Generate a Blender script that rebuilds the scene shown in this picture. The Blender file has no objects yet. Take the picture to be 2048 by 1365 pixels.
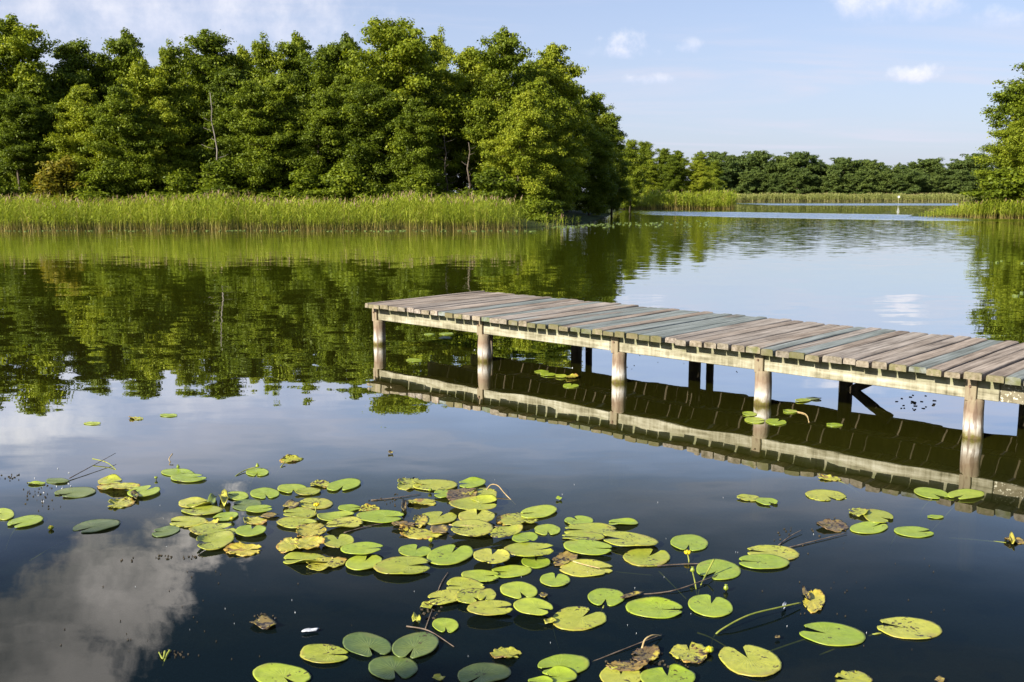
import bpy, math, random
import numpy as np
from mathutils import Vector
R_=math.radians
random.seed(7); rng=np.random.default_rng(7)
scene=bpy.context.scene; COL=scene.collection
# ------------------------------------------------------------------ camera
F_PX=1991.1; PITCH=R_(8.47); CAM_H=2.3
cam=bpy.data.cameras.new('camera'); camo=bpy.data.objects.new('camera',cam); COL.objects.link(camo)
cam.sensor_width=36; cam.lens=36*F_PX/2048; cam.clip_start=.1; cam.clip_end=4000
camo.location=(0,0,CAM_H); camo.rotation_euler=(R_(90)-PITCH,0,0); scene.camera=camo
def P(x,y,z=0.0):
    a=(x-1024)/F_PX; b=-(y-682.5)/F_PX
    d=(a,math.cos(PITCH)+b*math.sin(PITCH),-math.sin(PITCH)+b*math.cos(PITCH))
    t=(z-CAM_H)/d[2]
    return Vector((d[0]*t,d[1]*t,z))
def at_dist(x,y,d):
    """point seen at pixel (x,y) at forward distance d (metres along +Y)"""
    a=(x-1024)/F_PX; b=-(y-682.5)/F_PX
    v=Vector((a,math.cos(PITCH)+b*math.sin(PITCH),-math.sin(PITCH)+b*math.cos(PITCH)))
    t=d/v.y
    return Vector((v.x*t,d,CAM_H+v.z*t))
# ------------------------------------------------------------------ render settings
scene.render.engine='CYCLES'
cy=scene.cycles
cy.use_denoising=True
try: cy.denoiser='OPENIMAGEDENOISE'
except Exception: pass
cy.max_bounces=8; cy.transparent_max_bounces=12; cy.glossy_bounces=4; cy.diffuse_bounces=3; cy.transmission_bounces=4
cy.caustics_reflective=False; cy.sample_clamp_indirect=3.0; cy.blur_glossy=.2; cy.caustics_refractive=False
vs=scene.view_settings; vs.view_transform='Standard'; vs.look='None'; vs.gamma=1; vs.use_curve_mapping=False
vs.exposure=0.9
# ------------------------------------------------------------------ node helpers
class NT:
    def __init__(s,tree): s.t=tree; s.n=tree.nodes; s.l=tree.links
    def new(s,typ,**kw):
        n=s.n.new(typ)
        for k,v in kw.items(): setattr(n,k,v)
        return n
    def put(s,sock,v):
        if hasattr(v,'is_output'): s.l.new(v,sock)
        else:
            if sock.type=='RGBA' and not hasattr(v,'__len__'): v=(v,v,v,1)
            if sock.type=='RGBA' and len(v)==3: v=(*v,1)
            sock.default_value=v
    def math(s,op,a,b=0.0,c=None,clamp=False):
        n=s.new('ShaderNodeMath',operation=op,use_clamp=clamp); s.put(n.inputs[0],a); s.put(n.inputs[1],b)
        if c is not None: s.put(n.inputs[2],c)
        return n.outputs[0]
    def vmath(s,op,a,b=(0,0,0)):
        n=s.new('ShaderNodeVectorMath',operation=op); s.put(n.inputs[0],a); s.put(n.inputs[1],b)
        return n.outputs['Value'] if op in('DOT_PRODUCT','LENGTH','DISTANCE') else n.outputs[0]
    def mix(s,f,a,b,blend='MIX'):
        n=s.new('ShaderNodeMix',data_type='RGBA',blend_type=blend); s.put(n.inputs[0],f); s.put(n.inputs[6],a); s.put(n.inputs[7],b)
        return n.outputs[2]
    def noise(s,vec,scale,detail=3,rough=.55,dist=0.0):
        n=s.new('ShaderNodeTexNoise'); s.put(n.inputs['Vector'],vec); n.inputs['Scale'].default_value=scale
        n.inputs['Detail'].default_value=detail; n.inputs['Roughness'].default_value=rough; n.inputs['Distortion'].default_value=dist
        return n.outputs['Fac']
    def mapv(s,vec,loc=(0,0,0),rot=(0,0,0),scale=(1,1,1)):
        n=s.new('ShaderNodeMapping'); s.put(n.inputs[0],vec); n.inputs[1].default_value=loc; n.inputs[2].default_value=rot; n.inputs[3].default_value=scale
        return n.outputs[0]
    def step(s,v,lo,hi):
        n=s.new('ShaderNodeMapRange',interpolation_type='SMOOTHSTEP'); s.put(n.inputs[0],v)
        n.inputs[1].default_value=lo; n.inputs[2].default_value=hi
        return n.outputs[0]
    def ramp(s,v,stops):
        n=s.new('ShaderNodeValToRGB'); s.put(n.inputs[0],v); r=n.color_ramp
        while len(r.elements)<len(stops): r.elements.new(.5)
        for e,(p,c) in zip(r.elements,stops): e.position=p; e.color=(*c,1) if len(c)==3 else c
        return n.outputs[0]
    def attr(s,name,out='Fac'):
        n=s.new('ShaderNodeAttribute'); n.attribute_name=name; return n.outputs[out]
def material(name):
    m=bpy.data.materials.new(name); m.use_nodes=True; m.node_tree.nodes.clear()
    t=NT(m.node_tree); o=t.new('ShaderNodeOutputMaterial'); return m,t,o
def principled(t,o,color,rough=.7,spec=.3,bump=None,bdist=.01,bstr=.6):
    p=t.new('ShaderNodeBsdfPrincipled'); t.put(p.inputs['Base Color'],color); t.put(p.inputs['Roughness'],rough)
    p.inputs['Specular IOR Level'].default_value=spec
    if bump is not None:
        b=t.new('ShaderNodeBump'); b.inputs['Strength'].default_value=bstr; b.inputs['Distance'].default_value=bdist
        t.put(b.inputs['Height'],bump); t.l.new(b.outputs[0],p.inputs['Normal'])
    t.l.new(p.outputs[0],o.inputs[0]); return p
def lin(r,g,b):
    f=lambda c:(c/255/12.92) if c/255<=.04045 else ((c/255+.055)/1.055)**2.4
    return (f(r),f(g),f(b))
# ------------------------------------------------------------------ object helpers
def tag(o,label=None,cat=None,group=None,kind=None):
    if label: o['label']=label
    if cat: o['category']=cat
    if group: o['group']=group
    if kind: o['kind']=kind
    return o
def empty(name,loc=(0,0,0),rz=0):
    o=bpy.data.objects.new(name,None); o.empty_display_size=.3; COL.objects.link(o); o.location=loc; o.rotation_euler=(0,0,rz); return o
def mesh_np(name,V,Fc,mat=None,smooth=False,attrs=None,uv=None):
    """V (n,3) array; Fc (m,k) array of equal-size faces or a python list of faces"""
    me=bpy.data.meshes.new(name)
    if isinstance(Fc,np.ndarray):
        n=len(V); m,k=Fc.shape
        me.vertices.add(n); me.vertices.foreach_set('co',np.asarray(V,np.float32).ravel())
        me.loops.add(m*k); me.loops.foreach_set('vertex_index',Fc.astype(np.int32).ravel())
        me.polygons.add(m); me.polygons.foreach_set('loop_start',np.arange(0,m*k,k,dtype=np.int32))
        try: me.polygons.foreach_set('loop_total',np.full(m,k,np.int32))
        except Exception: pass
        me.update(calc_edges=True)
    else:
        me.from_pydata([tuple(v) for v in V],[],Fc); me.update()
    if smooth: me.polygons.foreach_set('use_smooth',np.ones(len(me.polygons),bool))
    for nm,arr in (attrs or {}).items():
        a=me.attributes.new(nm,'FLOAT','POINT'); a.data.foreach_set('value',np.asarray(arr,np.float32))
    if uv is not None:
        l=me.uv_layers.new(name='UVMap'); idx=np.zeros(len(me.loops),np.int32); me.loops.foreach_get('vertex_index',idx)
        l.data.foreach_set('uv',np.asarray(uv,np.float32)[idx].ravel())
    if mat: me.materials.append(mat)
    return me
def link(name,me,parent=None,loc=(0,0,0),rot=(0,0,0)):
    o=bpy.data.objects.new(name,me); COL.objects.link(o)
    if parent: o.parent=parent
    o.location=loc; o.rotation_euler=rot; return o
class Geo:
    """collects primitive shapes into one mesh"""
    def __init__(s): s.v=[]; s.f=[]; s.a={}
    def add(s,vs,fs,**at):
        b=len(s.v); s.v+= [tuple(v) for v in vs]; s.f+=[tuple(i+b for i in f) for f in fs]
        for k in set(s.a)|set(at):
            L=s.a.setdefault(k,[0.0]*b); val=at.get(k,0.0)
            L+= list(val) if hasattr(val,'__len__') else [val]*len(vs)
    def box(s,x0,x1,y0,y1,z0,z1,bev=.004,**at):
        # chamfered box: 24 verts
        c=((x0+x1)/2,(y0+y1)/2,(z0+z1)/2); h=((x1-x0)/2,(y1-y0)/2,(z1-z0)/2)
        V=[];ix={}
        for sx in(-1,1):
            for sy in(-1,1):
                for sz in(-1,1):
                    for ax in range(3):
                        d=[h[0]-bev,h[1]-bev,h[2]-bev]; d[ax]=h[ax]
                        ix[(sx,sy,sz,ax)]=len(V); V.append((c[0]+sx*d[0],c[1]+sy*d[1],c[2]+sz*d[2]))
        Fs=[]
        def q(*k): Fs.append(tuple(ix[i] for i in k))
        for s1 in(-1,1):
            o=[(-1,-1),(1,-1),(1,1),(-1,1)]
            if s1<0:o=o[::-1]
            q(*[(s1,a,b,0) for a,b in o]); q(*[(b,s1,a,1) for a,b in o]); q(*[(a,b,s1,2) for a,b in o])
        for a in(-1,1):
            for b in(-1,1):
                q((a,b,-1,0),(a,b,1,0),(a,b,1,1),(a,b,-1,1)); q((a,-1,b,0),(a,1,b,0),(a,1,b,2),(a,-1,b,2)); q((-1,a,b,1),(1,a,b,1),(1,a,b,2),(-1,a,b,2))
                for cc in(-1,1): q((a,b,cc,0),(a,b,cc,1),(a,b,cc,2))
        s.add(V,Fs,**at)
    def tube(s,pts,rad,n=8,cap=True,**at):
        pts=[Vector(p) for p in pts]; V=[];Fs=[]
        rad=rad if hasattr(rad,'__len__') else [rad]*len(pts)
        up=None
        for i,p in enumerate(pts):
            d=(pts[min(i+1,len(pts)-1)]-pts[max(i-1,0)]).normalized()
            if up is None: up=Vector((0,0,1)) if abs(d.z)<.9 else Vector((1,0,0))
            u=d.cross(up).normalized(); w=u.cross(d).normalized(); up=w
            for k in range(n):
                a=2*math.pi*k/n; V.append(p+(u*math.cos(a)+w*math.sin(a))*rad[i])
        for i in range(len(pts)-1):
            for k in range(n):
                k2=(k+1)%n; Fs.append((i*n+k,i*n+k2,(i+1)*n+k2,(i+1)*n+k))
        if cap: Fs.append(tuple(range(n))[::-1]); Fs.append(tuple((len(pts)-1)*n+k for k in range(n)))
        s.add(V,Fs,**at)
    def mesh(s,name,mat,smooth=False):
        me=mesh_np(name,s.v,s.f,mat,smooth,s.a or None)
        import bmesh
        bm=bmesh.new(); bm.from_mesh(me); bmesh.ops.recalc_face_normals(bm,faces=bm.faces); bm.to_mesh(me); bm.free(); return me
    def build(s,name,mat,parent=None,smooth=False,**k): return link(name,s.mesh(name,mat,smooth),parent,**k)
# ------------------------------------------------------------------ light
SUN_AZ=R_(50); SUN_EL=R_(28)     # behind the camera, to the left
to_sun=Vector((-math.sin(SUN_AZ)*math.cos(SUN_EL),-math.cos(SUN_AZ)*math.cos(SUN_EL),math.sin(SUN_EL)))
sl=bpy.data.lights.new('sun','SUN'); sl.energy=5.0; sl.angle=R_(.5); sl.color=(1,.94,.82)
so=bpy.data.objects.new('sun',sl); COL.objects.link(so); so.rotation_euler=(-to_sun).to_track_quat('-Z','Y').to_euler(); so.location=to_sun*60
# ------------------------------------------------------------------ sky
w=bpy.data.worlds.new('World'); scene.world=w; w.use_nodes=True; w.node_tree.nodes.clear(); t=NT(w.node_tree)
wo=t.new('ShaderNodeOutputWorld'); bg=t.new('ShaderNodeBackground'); bg.inputs[1].default_value=.1
sky=t.new('ShaderNodeTexSky',sky_type='NISHITA',sun_disc=False); sky.sun_elevation=SUN_EL; sky.sun_rotation=math.atan2(to_sun.x,to_sun.y)
sky.air_density=1.0; sky.dust_density=1.2; sky.ozone_density=1.3
D=t.new('ShaderNodeTexCoord').outputs['Generated']
sep=t.new('ShaderNodeSeparateXYZ'); t.l.new(D,sep.inputs[0])
den=t.math('ADD',t.math('MAXIMUM',sep.outputs[2],0.0),.10)
px=t.math('DIVIDE',sep.outputs[0],den); py=t.math('DIVIDE',sep.outputs[1],den)
cmb=t.new('ShaderNodeCombineXYZ'); t.put(cmb.inputs[0],px); t.put(cmb.inputs[1],py); PL=cmb.outputs[0]
skyc=sky.outputs[0]
# pale summer haze veil, thinner higher up
veil=t.math('MULTIPLY',t.step(sep.outputs[2],.46,.02),.62)
skyc=t.mix(1.0,skyc,(.58,.69,.85),'MULTIPLY')
skyc=t.mix(veil,skyc,(3.75,3.87,4.85))
# thin cirrus
c1=t.noise(t.mapv(PL,rot=(0,0,R_(20)),scale=(.55,1.5,1)),.9,7,.58,.6)
cir=t.math('MULTIPLY',t.step(c1,.45,.78),.72)
skyc=t.mix(cir,skyc,(4.15,4.15,4.9))
def dirv(x,y):
    v=at_dist(x,y,100)-Vector((0,0,CAM_H)); return v.normalized()
fine=t.noise(D,9,8,.62,.2); fine2=t.noise(D,42,6,.6,.1); fine0=t.noise(D,24,7,.62,.1)
def cumulus(base,c,sa,sb,rot,n,amp,lit,shade,op=1.0,lo=0.,hi=.35):
    c=c.normalized(); r=Vector((c.y,-c.x,0)).normalized(); u=r.cross(c).normalized()
    r2=r*math.cos(rot)+u*math.sin(rot); u2=u*math.cos(rot)-r*math.sin(rot)
    a=t.math('DIVIDE',t.vmath('DOT_PRODUCT',D,tuple(r2)),sa); b=t.math('DIVIDE',t.vmath('DOT_PRODUCT',D,tuple(u2)),sb)
    e=t.math('ADD',t.math('MULTIPLY',a,a),t.math('MULTIPLY',b,b))
    front=t.step(t.vmath('DOT_PRODUCT',D,tuple(c)),.3,.6)
    m=t.math('ADD',t.math('SUBTRACT',1.0,e),t.math('MULTIPLY',t.math('SUBTRACT',n,.5),amp))
    k=t.math('MULTIPLY',t.math('MULTIPLY',t.step(m,lo,hi),front),op)
    sh=t.step(t.math('ADD',b,t.math('MULTIPLY',t.math('SUBTRACT',n,.5),3.0)),-.7,.9)
    return t.mix(k,base,t.mix(sh,shade,lit))
def azel(az,el): az=R_(az);el=R_(el); return Vector((math.sin(az)*math.cos(el),math.cos(az)*math.cos(el),math.sin(el)))
W_=(5.9,5.8,6.1); G_=(4.7,4.85,5.9)
skyc=cumulus(skyc,dirv(1252,90),.026,.013,0,fine2,5.5,W_,G_,.85,-.3,2.2)
skyc=cumulus(skyc,dirv(1245,104),.034,.007,0,fine2,4.5,W_,G_,.4,-.3,2.2)
skyc=cumulus(skyc,dirv(1828,148),.022,.0085,.05,fine2,4.5,(6.0,5.9,6.1),(4.7,4.8,5.7),.9,-.3,1.9)
skyc=cumulus(skyc,dirv(1300,158),.026,.006,0,fine2,5,W_,G_,.5,-.3,2.2)
skyc=cumulus(skyc,dirv(1382,90),.014,.008,0,fine2,5,W_,G_,.45,-.3,2.2)
skyc=cumulus(skyc,dirv(1790,6),.065,.017,-.05,fine0,5.0,W_,G_,.85,-.4,2.2)
skyc=cumulus(skyc,dirv(2000,34),.024,.010,.0,fine2,5,W_,G_,.45,-.4,2.2)
skyc=cumulus(skyc,dirv(330,26),.17,.05,.05,fine0,4.5,(5.6,5.55,5.9),(4.9,4.95,5.8),.75,-.6,2.4)
skyc=cumulus(skyc,azel(-27.5,11.8),.09,.036,.0,fine,4,(7,6.8,6.7),(5,5.1,5.8),.75,-.2,1.6)
# the big bright cumulus above the frame, seen only mirrored in the lake
cn=t.math('ADD',t.math('MULTIPLY',t.noise(D,9.0,3,.5,.0),.45),t.math('MULTIPLY',t.noise(D,24,9,.62,.1),.55))
skyc=cumulus(skyc,azel(-30.5,24.4),.285,.074,-.40,cn,4.6,(25,23,21.5),(5.6,5.4,5.3),1.0,0,.60)
t.put(bg.inputs[0],skyc); t.l.new(bg.outputs[0],wo.inputs[0])
# ------------------------------------------------------------------ materials
def mat_leaf(name,c_dark,c_mid,c_light,trans=.33,yellow=None):
    m,t,o=material(name)
    lv=t.attr('lv'); oi=t.new('ShaderNodeObjectInfo'); 
    geo=t.new('ShaderNodeNewGeometry')
    big=t.noise(geo.outputs['Position'],.55,2)
    v=t.math('ADD',t.math('MULTIPLY',lv,.5),t.math('MULTIPLY',t.math('ADD',t.math('SUBTRACT',oi.outputs['Random'],.5),t.math('MULTIPLY',t.math('SUBTRACT',big,.5),1.5)),.55),clamp=False)
    v=t.math('ADD',v,.22,clamp=True)
    c=t.ramp(v,[(0,c_dark),(.5,c_mid),(1,c_light)])
    if yellow: c=t.mix(t.step(t.math('ADD',lv,big),1.28,1.42),c,yellow)
    p=t.new('ShaderNodeBsdfPrincipled'); t.put(p.inputs['Base Color'],c); p.inputs['Roughness'].default_value=.5; p.inputs['Specular IOR Level'].default_value=.16
    tr=t.new('ShaderNodeBsdfTranslucent'); t.put(tr.inputs[0],t.mix(1.0,c,(1.3,1.3,.5),'MULTIPLY'))
    mx=t.new('ShaderNodeMixShader'); mx.inputs[0].default_value=trans; t.l.new(p.outputs[0],mx.inputs[1]); t.l.new(tr.outputs[0],mx.inputs[2]); t.l.new(mx.outputs[0],o.inputs[0])
    return m
M={}
M['leaf']=mat_leaf('alder_leaf',(.062,.090,.008),(.165,.210,.014),(.35,.37,.028))
M['leaf_far']=mat_leaf('far_leaf',(.060,.092,.026),(.104,.145,.034),(.165,.205,.042))  # bluer, flatter greens: distance haze is put into the leaf colour
M['leaf_yellow']=mat_leaf('yellow_leaf',(.10,.11,.012),(.18,.17,.018),(.32,.23,.02))
m,t,o=material('bark'); g=t.new('ShaderNodeNewGeometry').outputs['Position']
n=t.noise(t.mapv(g,scale=(5,5,1.2)),1.6,5); principled(t,o,t.ramp(n,[(.3,(.05,.038,.028)),(.7,(.17,.135,.10))]),.9,.1,n,.03); M['bark']=m
m,t,o=material('dead_bark'); g=t.new('ShaderNodeNewGeometry').outputs['Position']
n=t.noise(t.mapv(g,scale=(6,6,1)),1.6,5); principled(t,o,t.ramp(n,[(.3,(.12,.10,.08)),(.7,(.30,.26,.22))]),.9,.1,n,.03); M['dead_bark']=m
for nm_ in('reed','reed_far'):
    m,t,o=material(nm_); lv=t.attr('lv'); hv=t.attr('hv')
    geo=t.new('ShaderNodeNewGeometry'); patch=t.noise(geo.outputs['Position'],.35,3)
    green=t.ramp(t.math('ADD',t.math('MULTIPLY',lv,.55),t.math('MULTIPLY',patch,.45)),[(.2,(.16,.22,.02)),(.55,(.33,.38,.028)),(.9,(.55,.53,.09))])
    straw=t.mix(lv,(.16,.12,.03),(.52,.38,.13))
    hh=t.math('ADD',hv,t.math('MULTIPLY',t.math('SUBTRACT',lv,.5),.22))
    c=t.mix(t.math('MULTIPLY',t.step(hh,.06,.36),t.step(lv,.965,.90)),straw,green); c=t.mix(.55 if nm_=='reed_far' else 0.0,c,(.36,.35,.17))
    c=t.mix(t.step(t.attr('plume'),.4,.6),c,(.30,.20,.12))
    p=t.new('ShaderNodeBsdfPrincipled'); t.put(p.inputs['Base Color'],c); p.inputs['Roughness'].default_value=.55; p.inputs['Specular IOR Level'].default_value=.3
    tr=t.new('ShaderNodeBsdfTranslucent'); t.put(tr.inputs[0],t.mix(1.0,c,(1.2,1.2,.6),'MULTIPLY'))
    mx=t.new('ShaderNodeMixShader'); mx.inputs[0].default_value=.35; t.l.new(p.outputs[0],mx.inputs[1]); t.l.new(tr.outputs[0],mx.inputs[2]); t.l.new(mx.outputs[0],o.inputs[0]); M[nm_]=m
# ground: lake bed below, grassy leaf litter above
m,t,o=material('ground'); g=t.new('ShaderNodeNewGeometry').outputs['Position']; sp=t.new('ShaderNodeSeparateXYZ'); t.l.new(g,sp.inputs[0])
n=t.noise(g,1.3,6); n2=t.noise(g,14,4)
land=t.ramp(t.math('ADD',t.math('MULTIPLY',n,.6),t.math('MULTIPLY',n2,.4)),[(.3,(.025,.022,.012)),(.5,(.045,.060,.016)),(.72,(.09,.11,.025))])
bed=t.ramp(n,[(.3,(.012,.012,.008)),(.7,(.030,.027,.014))])
principled(t,o,t.mix(t.step(sp.outputs[2],-.05,.08),bed,land),.95,.1,n2,.05); M['ground']=m
# water
m,t,o=material('water'); g=t.new('ShaderNodeNewGeometry').outputs['Position']; sp=t.new('ShaderNodeSeparateXYZ'); t.l.new(g,sp.inputs[0])
X,Y=sp.outputs[0],sp.outputs[1]
def band(X0,Y0,slope,half,soft,x_in):
    d=t.math('ABSOLUTE',t.math('SUBTRACT',Y,t.math('ADD',Y0,t.math('MULTIPLY',t.math('SUBTRACT',X,X0),slope))))
    wob=t.math('MULTIPLY',t.math('SUBTRACT',t.noise(t.mapv(g,scale=(.03,.03,1)),1,3),.5),half*.7)
    return t.math('MULTIPLY',t.step(t.math('ADD',d,wob),half+soft,half-soft),t.step(X,x_in,x_in+14))
wind=t.math('MAXIMUM',band(12,119,-.90,13,4,8),band(60,203,-.05,18,6,42))
breeze=t.step(Y,18,70)
def slopes(sx,sy,off,detail,ax,ay):
    n=t.new('ShaderNodeTexNoise'); t.put(n.inputs['Vector'],t.mapv(g,loc=off,scale=(sx,sy,1))); n.inputs['Scale'].default_value=1.0; n.inputs['Detail'].default_value=detail; n.inputs['Roughness'].default_value=.55
    v=t.vmath('SUBTRACT',n.outputs['Color'],(.5,.5,.5)); return t.vmath('MULTIPLY',v,(ax,ay,0))
def scaled(v,f):
    n=t.new('ShaderNodeVectorMath',operation='SCALE'); t.put(n.inputs[0],v); t.put(n.inputs['Scale'],f); return n.outputs[0]
near=slopes(.9,1.6,(3,7,0),2,.020,.030)                       # long lazy swell everywhere
rip=scaled(slopes(2.0,6.5,(1,2,0),3,.05,.085),t.math('ADD',.10,t.math('MULTIPLY',breeze,1.15)))
cat_=t.step(t.noise(t.mapv(g,scale=(.035,.11,1)),1.0,3,.55),.46,.64)   # patches stirred by the breeze
pat=scaled(slopes(3.0,9,(8,5,0),3,.05,.12),t.math('MULTIPLY',cat_,t.math('MULTIPLY',breeze,.8)))
gust=scaled(t.vmath('ADD',slopes(4.0,9.0,(9,1,0),3,.40,.80),(0,-.13,0)),wind)
sv=t.vmath('ADD',t.vmath('ADD',near,rip),t.vmath('ADD',pat,gust))
nrm=t.vmath('NORMALIZE',t.vmath('ADD',sv,(0,0,1)))
class _B: outputs=[nrm]
bp=_B
lw=t.new('ShaderNodeLayerWeight'); lw.inputs[0].default_value=.5; t.l.new(bp.outputs[0],lw.inputs['Normal'])
fc=t.new('ShaderNodeFloatCurve'); t.l.new(lw.outputs['Facing'],fc.inputs['Value'])
cu=fc.mapping.curves[0]
pts=[(0,.02),(.40,.022),(.54,.028),(.61,.042),(.70,.20),(.75,.50),(.84,.79),(.895,.83),(.94,.87),(.975,.93),(1,1)]
cu.points[0].location=pts[0]; cu.points[1].location=pts[-1]
for q in pts[1:-1]: cu.points.new(*q)
fc.mapping.update()
gl=t.new('ShaderNodeBsdfGlossy'); gl.inputs['Roughness'].default_value=0.0; gl.inputs['Color'].default_value=(1,1,1,1); t.l.new(bp.outputs[0],gl.inputs['Normal'])
df=t.new('ShaderNodeBsdfDiffuse'); 
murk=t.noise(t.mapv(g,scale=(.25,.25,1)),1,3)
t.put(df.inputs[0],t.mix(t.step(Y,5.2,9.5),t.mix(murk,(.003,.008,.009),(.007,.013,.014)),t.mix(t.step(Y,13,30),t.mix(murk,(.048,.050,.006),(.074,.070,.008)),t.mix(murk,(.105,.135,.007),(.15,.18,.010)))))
tp=t.new('ShaderNodeBsdfTransparent'); tp.inputs[0].default_value=(.55,.58,.36,1)
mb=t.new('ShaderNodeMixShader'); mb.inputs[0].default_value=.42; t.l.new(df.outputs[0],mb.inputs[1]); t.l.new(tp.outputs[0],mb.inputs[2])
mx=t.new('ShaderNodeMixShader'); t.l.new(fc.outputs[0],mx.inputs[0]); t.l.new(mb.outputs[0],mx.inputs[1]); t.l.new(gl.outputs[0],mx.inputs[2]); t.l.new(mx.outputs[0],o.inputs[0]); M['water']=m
# lily pads
def mat_pad(name,stops,spot,spot_thr,edge,edge_amt,vein=.5,rough=.30,blotch=None):
    m,t,o=material(name)
    uvn=t.new('ShaderNodeUVMap'); uv=uvn.outputs[0]; oi=t.new('ShaderNodeObjectInfo'); g=t.new('ShaderNodeNewGeometry').outputs['Position']
    sp=t.new('ShaderNodeSeparateXYZ'); t.l.new(uv,sp.inputs[0])
    ang=t.math('ARCTAN2',sp.outputs[1],sp.outputs[0]); rad=t.vmath('LENGTH',uv)
    n=t.noise(g,9,4); n2=t.noise(g,70,3)
    v=t.math('ADD',t.math('MULTIPLY',oi.outputs['Random'],.5),t.math('MULTIPLY',n,.5))
    c=t.ramp(v,stops)
    wob=t.math('ADD',t.math('MULTIPLY',ang,13),t.math('MULTIPLY',n,1.5))
    ve=t.math('MULTIPLY',t.math('POWER',t.math('ABSOLUTE',t.math('SINE',wob)),14),t.step(rad,1.05,.1))
    mid=t.math('MULTIPLY',t.step(t.math('ABSOLUTE',sp.outputs[1]),.035,.0),t.step(sp.outputs[0],-.02,.05))
    ve=t.math('MAXIMUM',ve,mid)
    c=t.mix(t.math('MULTIPLY',ve,vein),c,(.40,.44,.10)); c=t.mix(1.0,c,t.mix(t.noise(g,28,4,.6),(.60,.62,.55),(1.32,1.30,1.32)),'MULTIPLY')
    seed=t.vmath('ADD',g,t.new('ShaderNodeCombineXYZ').outputs[0])
    er=t.math('MULTIPLY',t.step(t.math('ADD',rad,t.math('MULTIPLY',t.math('SUBTRACT',n,.5),1.4)),.92,1.18),edge_amt)
    c=t.mix(er,c,edge)
    if blotch: c=t.mix(t.step(t.noise(t.vmath('ADD',g,(3.1,1.7,0)),8,4,.6),blotch[1],blotch[1]+.07),c,blotch[0])
    s1=t.noise(t.vmath('ADD',g,(11,5,0)),46,3,.6); s2=t.noise(g,5,2)
    sm=t.step(t.math('ADD',s1,t.math('MULTIPLY',t.math('SUBTRACT',s2,.5),.7)),spot_thr,spot_thr+.06)
    c=t.mix(sm,c,spot)
    p=principled(t,o,c,rough,.35,t.math('ADD',t.math('MULTIPLY',n2,.5),t.math('MULTIPLY',ve,-.6)),.004,.4)
    tr=t.new('ShaderNodeBsdfTranslucent'); t.put(tr.inputs[0],c); mx=t.new('ShaderNodeMixShader'); mx.inputs[0].default_value=.1
    t.l.new(p.outputs[0],mx.inputs[1]); t.l.new(tr.outputs[0],mx.inputs[2]); t.l.new(mx.outputs[0],o.inputs[0]); return m
BR=(.07,.045,.018)
M['pad_g']=mat_pad('fresh_pad',[(.2,(.27,.36,.032)),(.5,(.34,.43,.038)),(.8,(.44,.49,.055))],BR,.70,(.32,.30,.05),.35)
M['pad_s']=mat_pad('spotted_pad',[(.2,(.32,.36,.038)),(.5,(.42,.43,.05)),(.8,(.52,.49,.075))],BR,.63,(.36,.28,.06),.6)
M['pad_y']=mat_pad('yellowing_pad',[(.2,(.38,.40,.05)),(.5,(.48,.44,.06)),(.8,(.58,.45,.06))],BR,.59,(.40,.22,.05),.8,blotch=((.30,.16,.06),.60))
M['pad_b']=mat_pad('brown_pad',[(.2,(.10,.062,.036)),(.5,(.19,.12,.055)),(.8,(.30,.20,.06))],(.04,.026,.018),.54,(.40,.32,.06),.3,blotch=((.50,.40,.06),.56))
M['pad_d']=mat_pad('dull_shaded_pad',[(.2,(.10,.15,.04)),(.5,(.14,.19,.05)),(.8,(.18,.22,.06))],BR,.70,(.20,.20,.06),.4)  # dull leaves, and a darker green with shade painted in for shaded pads
m,t,o=material('stalk'); g=t.new('ShaderNodeNewGeometry').outputs['Position']; n=t.noise(g,12,3)
principled(t,o,t.ramp(n,[(.3,(.16,.20,.03)),(.7,(.34,.34,.06))]),.5,.3); M['stalk']=m
m,t,o=material('flower_yellow'); g=t.new('ShaderNodeNewGeometry').outputs['Position']; n=t.noise(g,60,3)
principled(t,o,t.ramp(n,[(.3,(.60,.42,.01)),(.7,(.85,.66,.02))]),.4,.4); M['yellow']=m
m,t,o=material('bud_green'); g=t.new('ShaderNodeNewGeometry').outputs['Position']; n=t.noise(g,60,3)
principled(t,o,t.ramp(n,[(.35,(.13,.20,.02)),(.7,(.40,.42,.03))]),.4,.4); M['bud']=m
m,t,o=material('twig'); g=t.new('ShaderNodeNewGeometry').outputs['Position']; n=t.noise(g,20,3)
principled(t,o,t.ramp(n,[(.3,(.07,.05,.035)),(.7,(.24,.18,.13))]),.8,.2); M['twig']=m
m,t,o=material('dry_stalk'); g=t.new('ShaderNodeNewGeometry').outputs['Position']; n=t.noise(g,20,3)
principled(t,o,t.ramp(n,[(.3,(.32,.20,.09)),(.7,(.60,.46,.22))]),.7,.2); M['dry']=m
m,t,o=material('pale_feather'); g=t.new('ShaderNodeNewGeometry').outputs['Position']; n=t.noise(g,60,3)
principled(t,o,t.ramp(n,[(.3,(.35,.36,.38)),(.7,(.65,.66,.68))]),.7,.2); M['feather']=m
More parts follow.
